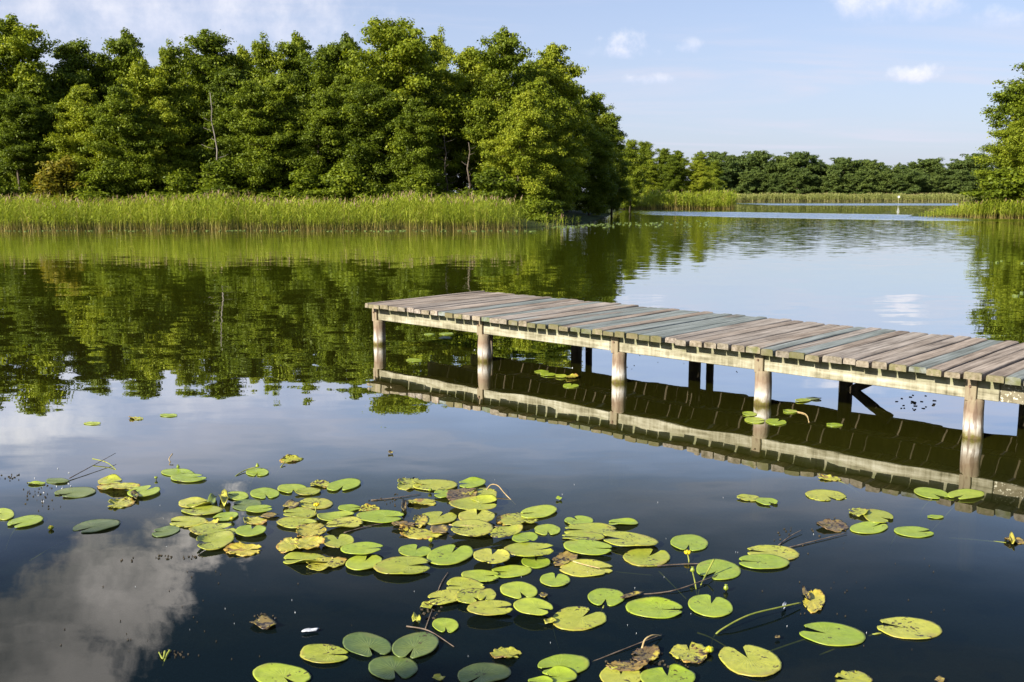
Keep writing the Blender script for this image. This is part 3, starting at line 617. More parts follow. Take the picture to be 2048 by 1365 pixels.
# ------------------------------------------------------------------ jetty
DZ=.65
A=P(733,607,DZ); B=P(2048,759,DZ); ux=(B-A); ux.z=0; ux.normalize()
pier=empty('wooden_jetty',(A.x,A.y,0),math.atan2(ux.y,ux.x)); tag(pier,'weathered plank jetty on round posts reaching into the lake','jetty')
def along(x,y,z):
    v=P(x,y,z)-A; return v.x*ux.x+v.y*ux.y
def local(x,y,z):
    v=P(x,y,z)-A; return (v.x*ux.x+v.y*ux.y, -v.x*ux.y+v.y*ux.x)
def yl(x): return 607+(x-733)*(759-607)/(2048-733)
z3=[115,175,225,280,325,370,415,465,510,560,610,660,712,765,818,875,928,985,1040,1098,1158,1222,1285,1350,1415,1480,1548,1618,1690,1760,1838,1910,1985]
bx=[700+v/2.926 for v in z3]+[1408,1434,1462,1490,1522,1551,1579,1612,1644,1685,1713,1745,1779,1816,1854,1891,1928,1972,2011,2048]
bd=[along(x,yl(x),DZ) for x in bx]; bd[0]=.06
while bd[-1]<19.5: bd.append(bd[-1]+random.uniform(.155,.185))
blue={8:.8,9:1,13:1,16:.45,18:.7,19:.7,20:1,22:1,23:1,25:.9,26:1,27:.8,28:1,29:1,36:.35,37:.9,39:1,46:1,51:1,55:1,60:1,66:1,71:.9}
G=Geo(); rd=random.Random(5)
def plank(x0,x1,y0,y1,z0,z1,pid,paint):
    """a board of many short lengths, slightly warped, with worn edges"""
    n=10; bev=.007; ring=[(0,bev),(bev,0),(1,0),(2,bev),(2,-1),(0,-1)]
    V=[];Fs=[]; sk=rd.uniform(-.006,.006); cup=rd.uniform(-.003,.004); ph=rd.uniform(0,6)
    for i in range(n+1):
        f=i/n; y=y0+(y1-y0)*f; w=.004*math.sin(f*7+ph)+sk*f; dz=.004*math.sin(f*4+ph)
        xa=x0+w; xb=x1+w*.5
        e=bev if 0<i<n else bev*1.8
        yy=y
        for (x,z) in [(xa,z1-e+dz),(xa+e,z1+dz),((xa+xb)/2,z1+dz+cup),(xb-e,z1+dz),(xb,z1-e+dz),(xb,z0+dz),(xa,z0+dz)]:
            V.append((x,yy+(rd.uniform(-.003,.003) if i in(0,n) else 0),z))
    m=7
    for i in range(n):
        for k in range(m): Fs.append((i*m+k,i*m+(k+1)%m,(i+1)*m+(k+1)%m,(i+1)*m+k))
    Fs.append(tuple(range(m))[::-1]); Fs.append(tuple(n*m+k for k in range(m)))
    G.add(V,Fs,pid=pid,paint=paint,endv=0.)
rows=[(-.02,bd[0]-.01)]+list(zip(bd[:-1],bd[1:]))
for i,(x0,x1) in enumerate(rows):
    idx=i-1; gap=rd.choice([.012,.016,.020,.026,.034]); w1=x1-gap if i else x1-.006
    plank(x0,w1,rd.uniform(-.020,.022),2.42+rd.uniform(-.035,.035)+(.05 if idx==24 else 0)+(.12-.006*x0 if x0<6 else 0),DZ-.062+rd.uniform(-.003,.003),DZ+rd.uniform(-.008,.008),rd.random(),blue.get(idx,0))
G.build('deck',M['deck'],pier)
# beams
def beam(x0,x1,y0,y1,z0,z1,mat,name='beam'):
    G=Geo(); G.box(x0,x1,y0,y1,z0,z1,.006); return G.build(name,mat,pier)
z_b0=DZ-.062-.205; z_b1=DZ-.066; yb=.18
jx=[along(1203,720,.5),along(1995,800,.5)]
posts_px=[(753,690),(957,724),(1225,767),(1521,810),(1935,880)]
px_al=[along(x,y,0) for x,y in posts_px]
beam(px_al[0]-.02,px_al[2]-.12,yb,yb+.08,z_b0,z_b1,M['beam'])
beam(px_al[2]-.112,px_al[4]+.22,yb,yb+.08,z_b0-.004,z_b1-.002,M['beam'])
beam(px_al[4]+.228,19.4,yb+.002,yb+.082,z_b0,z_b1,M['beam_lichen'])
beam(.05,19.4,1.18,1.26,z_b0+.02,z_b1-.004,M['dark_wood'])
beam(.05,19.4,2.16,2.24,z_b0+.01,z_b1-.003,M['dark_wood'])
# posts
def post(x,y,r,ztop,mat,tongue=True,zb=-1.6,lean=0.):
    G=Geo(); n=14; V=[]
    prof=[(zb,1.0),(-.05,1.0),(.02,1.03),(.10,1.0),(.25,.97),(ztop-.03,.96),(ztop-.008,.93),(ztop,.86)]
    pts=[(x+lean*(p[0]),y,p[0]) for p in prof]
    rr=[r*p[1] for p in prof]
    G.tube(pts,rr,18)
    # wobble
    G.v=[(a+.004*math.sin(a*40+c*13+x),b+.004*math.cos(b*37+c*9+x),c) for a,b,c in G.v]
    o=G.build('post',mat,pier,True)
    if tongue:
        T=Geo(); T.box(x-.075,x+.028,yb-.034,yb-.003,ztop-.02,z_b1-.004,.005); tg=T.build('notched_top',mat,o)
        Bt=Geo(); cx=x-.03; Bt.tube([(cx,yb-.034,ztop+.12),(cx,yb-.047,ztop+.12)],[.013,.011],10); Bt.build('bolt',M['bolt'],o)
    return o
for i,x in enumerate(px_al): post(x,yb+.045,.092,z_b0-.004,M['post'],True,lean=[0,.0,.01,.0,-.02][i])
xq=px_al[-1]
for k in range(1,5): post(xq+2.2*k,yb+.045,.092,z_b0-.004,M['post'])
# rear row, in the shade of the deck
def near_row(px,y):   # where the sight line through pixel column px meets local row y at water level
    lo=None
    for yy in range(600,900):
        a,b=local(px,yy,0)
        if b<=y: return a
    return 0
rows_b=[(1150,1.75),(1388,1.75),(1690,1.75)]
rear=[near_row(px,1.75) for px,_ in rows_b]
for a in rear:
    G=Geo(); G.tube([(a,1.75,-1.5),(a,1.75,z_b1-.02)],[.085,.08],14); G.build('post',M['dark_wood'],pier,True)
for px in(1175,1418):
    a=near_row(px,2.05); G=Geo(); G.tube([(a,2.05,-1.4),(a+.01,2.05,z_b1-.02)],[.055,.05],12); G.build('post',M['dark_wood'],pier,True)
G=Geo(); G.tube([(px_al[1]-.12,.45,-1.4),(px_al[1]-.12,.45,z_b1-.02)],[.05,.05],12); G.build('post',M['post'],pier,True)
for k in range(1,5):
    a=rear[-1]+2.0*k; G=Geo(); G.tube([(a,1.75,-1.5),(a,1.75,z_b1-.02)],[.085,.08],14); G.build('post',M['dark_wood'],pier,True)
# broken diagonal brace by the third rear post
a0=rear[2]; a1=near_row(1782,1.68)
G=Geo(); G.tube([(a0+.02,1.68,-.06),(a0+.05+.3*(a1-a0),1.68,.07),(a0+.72*(a1-a0),1.67,.19),(a1,1.67,.29)],[.05,.055,.06,.068],7); G.build('brace',M['dark_wood'],pier)
G=Geo(); G.box(rear[0]-.03,near_row(1178,2.05)+.03,1.84,1.90,z_b0-.06,z_b0+.02,.005); G.build('brace',M['dark_wood'],pier)
G=Geo(); G.box(rear[1]-.03,near_row(1421,2.05)+.03,1.84,1.90,z_b0-.06,z_b0+.02,.005); G.build('brace',M['dark_wood'],pier)
# ------------------------------------------------------------------ lily pads
# cx,cy,w,h (pixels of the photograph, projected onto the water), tilt, notch direction (0 right, 90 towards the viewer), kind, label
PADS=[
(355,946,67,15,2,20,'g','flat green pad behind the bud, upper of the back-left pair'),
(377,956,73,16,0,-20,'g','flat green pad lapping the front of the back-left pair'),
(515,945,46,16,0,95,'g','small round green pad under the lone tall bud at the back'),
(220,963,50,14,-3,10,'s','pale pad lying at the rear of the left clump, under a dead stem'),
(240,975,88,17,0,20,'y','yellowish frayed pad in the middle of the left clump'),
(288,983,67,21,-8,-45,'g','bright pad at the right end of the left clump'),
(151,985,84,21,-4,150,'d','dull grey-green pad at the left end of the left clump'),
(115,962,48,11,0,180,'d','dark mottled pad behind the left clump, at the end of the grey twig'),
(74,967,36,6,0,0,'g','tiny pale pad sliver left of the dark mottled one'),
(243,1007,58,18,-10,180,'y','yellow rotting pad with a brown curled edge in front of the left clump'),
(8,1029,42,22,0,200,'g','round bright pad cut by the left edge'),
(51,1043,74,20,-10,150,'g','green pad with a raised rim beside the left-edge pad'),
(193,1052,96,24,-8,150,'d','large dull pad lying alone between the left edge and the first big cluster'),
(332,1063,58,19,-12,200,'d','dull green pad poking out left of the first big cluster'),
(391,1007,70,20,0,-30,'s','speckled pad with a folded rim at the rear of the first big cluster'),
(404,1020,85,20,0,200,'s','long speckled pad under the folded one in the first big cluster'),
(474,992,48,17,0,200,'g','round pad behind the crumpled yellow leaf'),
(494,1010,60,21,-5,190,'d','half-shaded bluish pad right of the crumpled yellow leaf'),
(519,1018,55,15,-4,0,'g','thin green pad on the right flank of the first big cluster'),
(451,1034,54,17,-10,180,'g','raised bright pad beneath the crumpled yellow leaf'),
(377,1044,80,23,0,180,'s','speckled pad on the left side of the first big cluster'),
(418,1050,44,15,-6,0,'y','small yellowing pad wedged in the middle of the first big cluster'),
(427,1060,96,26,0,-20,'s','broad speckled pad in the lower part of the first big cluster'),
(431,1082,80,32,-14,180,'s','half-shaded pad at the bottom of the first big cluster'),
(510,1042,50,15,0,180,'y','ragged yellowing pad between the first and second clusters'),
(502,1061,62,23,-4,-75,'g','heart-shaped fresh pad with a wide notch right of the first cluster'),
(487,1101,76,22,-3,0,'y','eaten yellow pad with a torn brown right edge, alone before the first cluster'),
(530,987,59,22,0,80,'g','round green pad between the crumpled leaf and the second cluster rear'),
(585,978,60,20,0,80,'g','round pad leading the rear row of the second cluster'),
(615,983,53,15,-3,190,'s','pad peeping from beneath the rear row of the second cluster'),
(641,969,42,15,0,180,'y','yellowish small pad touching the big rear right pad'),
(688,970,70,22,-10,110,'g','big pad with a rolled right edge at the rear right of the second cluster'),
(632,1007,70,22,0,180,'s','speckled pad under the open yellow flower'),
(600,1026,70,22,0,180,'s','pad just left of the yellow flower stalk'),
(594,1046,82,21,3,10,'s','long pad with its notch to the right, left side of the second cluster'),
(672,1034,76,20,-6,10,'g','green pad with a pale rim right of the yellow flower stalk'),
(688,1048,76,25,-6,180,'s','broad pad under the pale-rimmed one in the second cluster'),
(699,1016,46,13,0,0,'g','small pad at the rear right of the yellow flower'),
(740,1018,44,10,0,180,'y','thin reddish-edged pad behind the long bright one'),
(761,1033,96,25,0,10,'g','long bright pad at the right end of the second cluster'),
(622,1061,66,27,-10,0,'y','holed yellowing pad in the lower second cluster'),
(580,1092,54,30,0,0,'y','yellow pad with a brown rim at the lower left of the second cluster'),
(618,1086,62,24,-4,180,'y','mottled yellow pad between the brown-rimmed and the notched one'),
(676,1082,66,27,0,-95,'s','notched pad with two round lobes at the bottom of the second cluster'),
(612,1120,96,27,0,180,'s','large pointed pad in front of the second cluster'),
(652,1127,84,24,-8,180,'y','tattered yellow pad sticking out under the pointed one'),
(724,1097,86,24,-3,10,'g','clean bright pad with a right-hand notch, rear of the front pair'),
(728,1125,74,31,-8,-65,'g','rounded bright pad with an upper notch, front of the pair'),
(820,968,54,23,-6,180,'y','pale spotted pad at the rear left of the central cluster'),
(870,970,94,22,0,180,'s','long pad behind the first bud of the central cluster'),
(944,967,56,17,-5,180,'g','smooth pad at the rear right of the central cluster'),
(886,988,38,16,0,180,'g','small pad just in front of the rear bud of the central cluster'),
(925,990,66,26,-6,0,'b','rotting brown and purple pad in the central cluster'),
(966,991,58,30,-6,180,'s','crumpled pad right of the rotting brown one'),
(948,1008,100,25,0,0,'s','broad frayed pad below the rotting brown one'),
(953,1033,74,27,0,-80,'s','grey-green pad stacked in front of the broad frayed one'),
(845,1005,60,14,0,0,'y','orange-yellow dying pad floating left of the central cluster'),
(875,1036,80,27,-3,-60,'s','ragged pad with an upper notch left of centre'),
(841,1042,30,24,-10,180,'y','narrow yellow pad edge showing beside the ragged one'),
(806,1049,48,13,0,180,'b','brownish sunken pad left of the narrow yellow edge'),
(841,1068,92,18,3,0,'y','rolled yellow pad lying over a dull one before the small yellow bud'),
(943,1056,88,34,0,180,'s','pad crossed by a yellow straw'),
(1036,1040,86,27,0,0,'y','yellowing pad right of the straw'),
(1077,1024,76,24,-8,180,'g','smooth bright pad at the right rear of the central cluster'),
(1013,1064,68,21,-8,180,'s','pad with a ragged edge right of the straw-crossed one'),
(1050,1076,52,22,-4,60,'g','small round green pad above the white-mottled one'),
(1095,1060,53,22,0,85,'g','small round pad with its stalk showing in front'),
(1058,1099,104,28,0,0,'s','wide white-mottled pad in the middle of the picture'),
(830,1102,66,25,2,-70,'g','heart-shaped bright pad behind the two biggest central pads'),
(900,1110,94,39,-8,-62,'g','large bright pad with its notch at the top, right of the biggest'),
(806,1132,116,38,-3,0,'s','biggest oval pad of the centre, with fine specks'),
(983,1112,74,29,3,-80,'s','scalloped pad with holes right of the two biggest central pads'),
(1072,1125,58,23,0,-90,'g','small glossy heart-shaped pad floating slightly raised'),
(1158,1042,58,20,0,-120,'g','pad at the top of the right-hand stack'),
(1180,1060,110,26,0,180,'s','wide frayed pad of the right-hand stack'),
(1166,1074,88,18,0,180,'s','pad squeezed in the middle of the right-hand stack'),
(1177,1095,100,30,5,0,'g','front pad of the right-hand stack'),
(1246,1046,62,16,0,180,'g','thin leaf-shaped pad alone behind the right-hand stack'),
(1259,1080,114,30,6,180,'s','pad with a large brown scar right of the stack'),
(1294,1115,94,36,0,-60,'s','round pad with its notch at the top right of the scarred one'),
(1379,1086,76,33,3,95,'g','clean round pad behind the small yellow bud on a tall stalk'),
(1437,1140,90,40,3,120,'g','broad pad carrying the shadow of an upright stalk'),
(1546,1106,108,28,5,180,'s','spotted pad at the back of the overlapping pair on the right'),
(1527,1124,104,29,2,180,'g','cleaner pad in front of the overlapping pair on the right'),
(1173,1137,110,32,0,0,'s','oval pad with a pale dead stem lying across it'),
(1129,1119,52,20,-12,180,'b','crumpled red-brown leaf beside the dead stem'),
(1110,1160,60,28,2,-85,'g','small fresh heart-shaped pad below the crumpled red-brown leaf'),
(1038,1181,76,33,5,70,'g','fresh pad with its notch at the lower right, in the lower centre'),
(1022,1143,84,24,-4,180,'g','right-hand pad of the touching pair above the lower centre'),
(962,1152,78,23,0,0,'g','left-hand pad of the touching pair above the lower centre'),
(930,1173,78,32,2,180,'s','upper pad of the lower-left central clump'),
(891,1194,76,28,-8,180,'s','long speckled pad at the left of the lower central clump'),
(943,1192,62,30,-5,60,'s','speckled pad in the middle of the lower central clump'),
(974,1191,38,26,-10,120,'s','small curled pad at the right of the lower central clump'),
(981,1216,96,31,-2,0,'s','long pad in front of the lower central clump'),
(1067,1214,80,32,6,20,'g','glossy pad touching the right end of the long front one'),
(1158,1238,110,46,-3,-50,'s','large warty yellow-green pad with a scalloped edge'),
(1212,1195,74,36,0,95,'g','round clean pad on a short visible stalk'),
(1310,1218,117,37,3,0,'g','long clean oval pad with a fish-tail notch on its right'),
(1421,1212,90,44,8,-85,'g','clean heart-shaped pad at the foot of the upright stalks'),
(891,1251,53,30,3,85,'g','single small round pad left of the lower centre'),
(649,1309,100,41,2,0,'s','half-shaded pad with a brown spot at the lower left'),
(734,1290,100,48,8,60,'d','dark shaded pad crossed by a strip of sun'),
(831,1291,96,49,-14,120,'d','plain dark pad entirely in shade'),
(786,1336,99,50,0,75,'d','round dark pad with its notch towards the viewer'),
(563,1351,117,44,3,60,'g','leftmost big pad on the bottom edge, half sun and half shade'),
(968,1348,107,44,-6,130,'d','bluish waxy pad on the bottom edge with a sunlit rim'),
(1012,1309,62,26,-2,20,'y','small yellow-green pad with a bite out of its right side'),
(1127,1331,105,44,-5,165,'g','big pad with a pale scratch near the bottom centre'),
(1122,1353,64,28,0,180,'g','pad half under the scratched one at the bottom edge'),
(1080,1364,52,16,0,180,'g','sliver of a green pad on the bottom edge left of the scratched one'),
(1242,1354,86,42,0,-90,'s','twin-lobed pad with brown blotches on the bottom edge'),
(1336,1356,112,42,0,-95,'g','cleaner twin-lobed pad right of the blotched one on the bottom edge'),
(1292,1310,58,30,-4,180,'b','brown and yellow decaying pad on a bent dry stalk'),
(1256,1332,90,20,0,180,'b','shredded brown pad above the twin-lobed ones'),
(1380,1307,77,41,5,-100,'y','yellow pad riddled with dark holes beside a yellow bud'),
(1501,1322,128,62,12,-125,'s','largest pad at the lower right, with rows of holes'),
(1664,1269,137,44,7,190,'g','long smooth spear-shaped pad at the right'),
(1818,1257,132,42,6,190,'s','long spotted pad furthest right in the foreground'),
(1707,1360,78,36,4,180,'y','crinkled yellow-green pad on the bottom edge at the right'),
(1628,1203,46,42,20,180,'y','yellow pad with a dried curled edge at the tip of the arching stalk'),
(1738,1056,77,23,-3,-40,'g','pad at the front of the right trio'),
(1828,1064,81,21,4,-20,'g','clean pad alone right of the trio'),
(1757,1033,60,25,5,30,'s','pad in the middle of the right trio'),
(1718,1024,42,15,5,180,'y','yellow dying pad at the back of the right trio'),
(1665,1052,66,23,5,180,'b','purple and yellow rotting pad at the end of the long brown stem'),
(1651,991,82,21,3,60,'s','spotted pad under the mirrored beam on the right'),
(1659,957,46,9,4,180,'y','small yellow pad at the edge of the jetty reflection'),
(1863,987,72,21,8,40,'g','pad with a folded leaf edge, left of the pair in the beam reflection'),
(1932,989,75,20,-2,130,'g','right one of the pair lying in the beam reflection'),
(1497,996,50,13,4,180,'s','speckled half of the joined couple alone on open water'),
(1534,1003,44,14,6,50,'g','plain half of the joined couple alone on open water'),
(1871,1034,34,7,2,180,'g','faint pale pad just below the pair in the beam reflection'),
(2028,1081,42,12,8,180,'b','curled yellow-brown pad cut by the right edge'),
(1499,828,30,9,4,180,'g','small pad left of the fourth jetty post reflection'),
(1510,841,42,12,4,0,'g','pad across the foot of the fourth jetty post reflection'),
(1552,844,42,12,5,-60,'g','small pad right of the fourth jetty post reflection'),
(1606,801,34,7,-3,180,'g','thin pad in the shade under the deck near a crooked stem'),
(1580,823,30,7,2,180,'g','tiny pad in front of the crooked stem under the deck'),
(1669,850,34,7,2,180,'g','tiny bright pad alone below the broken brace'),
(829,721,34,7,2,0,'g','tiny pad alone left of the second jetty post'),
(1084,744,30,6,2,0,'g','rear pad of the little group under the deck'),
(1097,749,34,6,2,180,'g','second pad of the little group under the deck'),
(1122,752,24,6,2,180,'g','third pad of the little group under the deck'),
(1144,753,26,5,-3,180,'y','yellow pad at the right of the little group under the deck'),
(1142,772,32,8,0,-80,'g','heart-shaped pad in front of the little group under the deck'),
(859,669,22,4,0,0,'g','small pale pad seen beneath the beam at the far end'),
(893,668,30,4,0,0,'g','pale pad next to it beneath the beam at the far end'),
(891,676,26,4,0,0,'d','bluish submerged-looking pad beneath the beam at the far end'),
(1627,797,32,5,2,180,'d','dark pad at the far edge of the deck reflection'),
(185,847,35,6,0,0,'g','left one of three tiny pads on the bright open water at the left'),
(272,837,30,5,4,0,'y','yellowish middle one of three tiny pads on the left open water'),
(338,831,36,6,0,0,'g','right one of three tiny pads on the left open water'),
(583,920,48,9,-6,10,'y','tilted leaf with a toothed edge held up on a stem'),
]
STALKS={  # label start -> stalk points (px,py,height)
'clean round pad behind':[(1382,1100,0),(1382,1110,-.06),(1370,1140,-.30)],
'round clean pad on a short':[(1208,1212,0),(1204,1222,-.03),(1196,1250,-.3)],
'small round pad with its stalk':[(1096,1070,0),(1098,1084,-.08),(1096,1110,-.35)],
'long spotted pad furthest':[(1763,1267,0.0),(1735,1273,-.02),(1640,1310,-.25)],
'long smooth spear':[(1612,1278,-.005),(1540,1303,-.12),(1480,1330,-.3)],
'pad with a folded leaf':[(1865,998,.0),(1845,1018,-.05),(1838,1050,-.3)],
'right one of the pair':[(1922,999,0),(1893,1030,-.06),(1862,1065,-.3)],
'small yellow pad at the edge':[(1674,960,.0),(1712,982,-.03),(1745,1012,-.2)],
'green pad with a raised rim':[(36,1054,0),(22,1072,-.06),(12,1100,-.3)],
'large dull pad lying alone':[(152,1074,-.02),(110,1092,-.1),(60,1122,-.3)],
'yellow pad with a dried curled':[(1601,1206,.02),(1560,1215,.035),(1500,1230,.04),(1452,1254,.02),(1428,1274,-.03),(1424,1300,-.3)],
'tilted leaf with a toothed':[(570,924,.02),(556,943,-.04),(548,960,-.3)],
'spotted pad under the mirrored':[(1690,998,0),(1740,1008,-.08),(1770,1024,-.3)],
'curled yellow-brown pad':[(2012,1086,0),(1950,1080,-.03),(1898,1076,-.2)],
'broad pad carrying':[(1430,1158,0),(1428,1185,-.1),(1426,1200,-.3)],
'small round green pad under the lone':[(508,953,0),(500,975,-.1),(495,990,-.3)],
'clean pad alone right':[(1795,1068,0),(1785,1085,-.1),(1775,1110,-.35)],
'large warty':[(1105,1245,0),(1112,1275,-.15),(1120,1300,-.35)],
}
def pad_mesh(cx,cy,w,h,tilt,notch,kind,z,seed):
    r=random.Random(seed); na=R_(notch); rows=[0,.22,.5,.78,.93,1.0]; NS=44; half=R_(r.uniform(8,17)) if kind in'gsd' else R_(r.uniform(7,12))
    ph=r.uniform(0,6); ph2=r.uniform(0,6); wob=.022 if kind in'gd' else (.04 if kind=='s' else .085)
    ca,sa=math.cos(R_(tilt)),math.sin(R_(tilt)); ox=.18
    curl=r.uniform(0,6.28); ck={'g':.004,'s':.009,'d':.006,'y':.026,'b':.034}[kind]*(.5+r.random())
    wpx=w*.5; P0=P(cx,cy,z); scale=(P0-Vector((0,0,CAM_H))).length/F_PX*wpx
    ck=ck*(4.0 if kind in'gs' and r.random()<.22 else 1.0); ck=min(ck,scale*.22); asp=1.0
    V=[];UV=[];idx={}
    def place(u,v,dz):
        # u along the leaf axis (notch at +u), v across; rotated so the notch points the right way, then squashed into the ellipse
        X=u*math.cos(na)-v*math.sin(na); Y=u*math.sin(na)+v*math.cos(na)
        X*=w*.5; Y*=h*.5; gx=cx+X*ca-Y*sa; gy=cy+X*sa+Y*ca
        return P(gx,gy,z)+Vector((0,0,dz))
    for ri,t_ in enumerate(rows):
        for k in range(NS+1):
            a=half+(2*math.pi-2*half)*k/NS
            # rim point seen from the leaf base at (ox,0)
            dx,dy=math.cos(a),math.sin(a); bq=ox*dx; L=-bq+math.sqrt(max(0,bq*bq+1-ox*ox))
            da=min(a,2*math.pi-a)-half
            L*=1-.20*math.exp(-(da/.10)**2)           # rounded lobes beside the notch
            L*=1+wob*(math.sin(a*3+ph)*.5+math.sin(a*7+ph2)*.3+math.sin(a*17+ph)*.22+(r.uniform(-.5,.5) if kind in'yb' else r.uniform(-.12,.12)))
            if kind in 'ysb' and r.random()<(.02 if kind=='s' else .09): L*=r.uniform(.78,.93)
            u,v=ox+dx*L*t_,dy*L*t_
            lift=ck*max(0,math.cos(a-curl))**4*t_**4+.0014*math.sin(a*5+ph)*t_*t_+.002*t_*t_*(1 if kind=='g' else .4)
            lift+=.35*ck*max(0,math.sin(a*2+ph2))*t_**3
            if kind in'yb': lift+=.006*math.sin(u*9+ph)*math.sin(v*8+ph2)*t_
            V.append(place(u,v,max(lift,-.002))); UV.append((u-ox,v))
    n0=len(rows)*(NS+1); m=NS+1
    for k in range(m):
        p=V[(len(rows)-1)*m+k].copy(); p.z-=.0035; V.append(p); UV.append(UV[(len(rows)-1)*m+k])
    Fs=[]
    for ri in range(len(rows)):
        for k in range(NS):
            a,b,c,d=ri*m+k,ri*m+k+1,(ri+1)*m+k+1,(ri+1)*m+k
            Fs.append((a,d,c,b) )
    o0=V[0].copy(); o0=P(cx,cy,0); 
    V=[v-Vector((o0.x,o0.y,0)) for v in V]
    me=mesh_np('lily_pad',V,Fs,M['pad_'+kind],True,None,UV)
    import bmesh
    bm=bmesh.new(); bm.from_mesh(me); bmesh.ops.remove_doubles(bm,verts=bm.verts,dist=1e-5); bmesh.ops.recalc_face_normals(bm,faces=bm.faces)
    up=sum(f.normal.z*f.calc_area() for f in bm.faces)
    if up<0: bmesh.ops.reverse_faces(bm,faces=bm.faces)
    bm.to_mesh(me); bm.free()
    return me,(o0.x,o0.y,0)
levels=[]
for i,(cx,cy,w,h,tl,nt,kd,lab) in enumerate(PADS):
    lev=0
    for (x2,y2,w2,h2,l2) in levels:
        if ((cx-x2)/((w+w2)*.5))**2+((cy-y2)/((h+h2)*.5))**2<1.0: lev=max(lev,l2+1)
    levels.append((cx,cy,w,h,lev))
    me,loc=pad_mesh(cx,cy,w,h,tl,nt,kd,.005+.0055*min(lev,7),i+100)
    o=link('lily_pad',me,None,loc)
    tag(o,lab,'dead leaf' if 'crumpled red' in lab else 'lily pad','lily pads on the near water')
    for key,pts in STALKS.items():
        if lab.startswith(key):
            G=Geo(); q=[P(*p)-Vector((loc[0],loc[1],0)) for p in pts]
            # smooth the run of the stalk
            sm=[]
            for j in range(len(q)-1):
                a0,a1,a2,a3=q[max(j-1,0)],q[j],q[j+1],q[min(j+2,len(q)-1)]
                for s_ in range(5):
                    f=s_/5; sm.append(.5*((2*a1)+(a2-a0)*f+(2*a0-5*a1+4*a2-a3)*f*f+(3*a1-a0-3*a2+a3)*f**3))
            sm.append(q[-1]); G.tube(sm,.0048,7); G.build('stalk',M['stalk'],o,True)
# ------------------------------------------------------------------ water-lily flowers and buds
def spline(q,n=5):
    sm=[]
    for j in range(len(q)-1):
        a0,a1,a2,a3=q[max(j-1,0)],q[j],q[j+1],q[min(j+2,len(q)-1)]
        for s_ in range(n):
            f=s_/n; sm.append(.5*((2*a1)+(a2-a0)*f+(2*a0-5*a1+4*a2-a3)*f*f+(3*a1-a0-3*a2+a3)*f**3))
    sm.append(q[-1]); return sm
def bud(pts,rad,mat,label,kind='bud'):
    top=P(*pts[0]); base=Vector((top.x,top.y,0)); root=empty('lily_flower' if kind=='flower' else 'lily_bud',base)
    tag(root,label,'flower' if kind=='flower' else 'bud','yellow water-lily heads')
    q=[P(*p)-base for p in pts]; G=Geo(); G.tube(spline(q),.0042,7); G.build('stalk',M['stalk'],root,True)
    c=top-base; G=Geo(); s=rad
    if kind=='seed':
        prof=[(-.2,.35),(0,.85),(.5,1.0),(1.1,.8),(1.5,.42),(1.75,.38),(1.9,.62),(2.0,.60)]
    else: prof=[(-.3,.3),(-.05,.75),(.35,1.0),(.8,.95),(1.15,.62),(1.3,.2)]
    G.tube([c+Vector((0,0,s*a)) for a,b in prof],[s*b for a,b in prof],14)
    G.v=[(x+.08*s*math.sin(5*math.atan2(y-c.y,x-c.x)),y+.08*s*math.cos(5*math.atan2(y-c.y,x-c.x)),z) for x,y,z in G.v]
    b=G.build('seed_head' if kind=='seed' else 'bud_head',mat,root,True)
    if kind!='seed':
        S=Geo()
        for k in range(5):    # overlapping sepals
            a=k*1.2566+.3; d=Vector((math.cos(a),math.sin(a),0)); e=Vector((-d.y,d.x,0)); op=1.25 if kind=='flower' else 1.06
            pr=[(-.1,.5,.25),(.25,1.02*op,.55),(.75,1.04*op,.5),(1.2,.8*op,.22)]
            V=[]
            for (zz,rr,ww) in pr:
                for sg in(-1,0,1): V.append(c+d*(s*(rr-(.12 if sg else 0)))+e*(s*ww*sg)+Vector((0,0,s*zz)))
            V2=[v-d*s*.12 for v in V]; n=len(V)
            Fs=[(i*3+j,i*3+j+1,i*3+j+4,i*3+j+3) for i in range(3) for j in range(2)]
            Fs+= [tuple(n+x for x in f[::-1]) for f in Fs]
            Fs+= [(0,3,n+3,n),(3,6,n+6,n+3),(6,9,n+9,n+6),(2,n+2,n+5,5),(5,n+5,n+8,8),(8,n+8,n+11,11),(9,10,n+10,n+9),(10,11,n+11,n+10)]
            S.add(V+V2,Fs)
        S.build('sepals',M['yellow'] if kind=='flower' else M['bud'],root,True)
    return root
bud([(633,1012,.055),(630,1026,.01),(628,1036,-.05)],.017,M['yellow'],'open yellow flower standing on its stalk over the second cluster','flower')
bud([(515,934,.03),(490,941,.012),(468,956,-.01),(460,975,-.12)],.014,M['bud'],'lone green seed head on a curved stalk above the small round pad at the back','seed')
bud([(356,936,.02),(357,942,-.02)],.013,M['bud'],'small green seed head behind the back-left pair of pads','seed')
bud([(312,957,.015),(313,966,-.03)],.012,M['bud'],'dark green bud alone right of the left clump')
bud([(102,1058,.006),(112,1056,-.02),(150,1045,-.06)],.017,M['yellow'],'dull yellow bud floating alone near the left edge')
bud([(1375,1108,.035),(1378,1125,.0),(1374,1150,-.12)],.017,M['yellow'],'round yellow bud before the clean round pad','flower')
bud([(1385,1143,.05),(1390,1165,.02),(1394,1190,-.02)],.014,M['bud'],'green seed head on an upright stalk left of the shadowed pad','seed')
bud([(1452,1179,.012),(1455,1190,-.05)],.015,M['bud'],'dark green seed head floating alone below the shadowed pad','seed')
bud([(862,1082,.012),(863,1092,-.04)],.016,M['yellow'],'small yellow bud in front of the rolled yellow pad')
bud([(860,982,.014),(861,990,-.04)],.015,M['bud'],'green bud in the rear of the central cluster')
bud([(464,1040,.012),(465,1048,-.04)],.016,M['yellow'],'yellow bud at the foot of the crumpled yellow leaf')
bud([(1419,1303,.012),(1420,1316,-.06)],.019,M['yellow'],'yellow-green bud touching the hole-riddled pad')
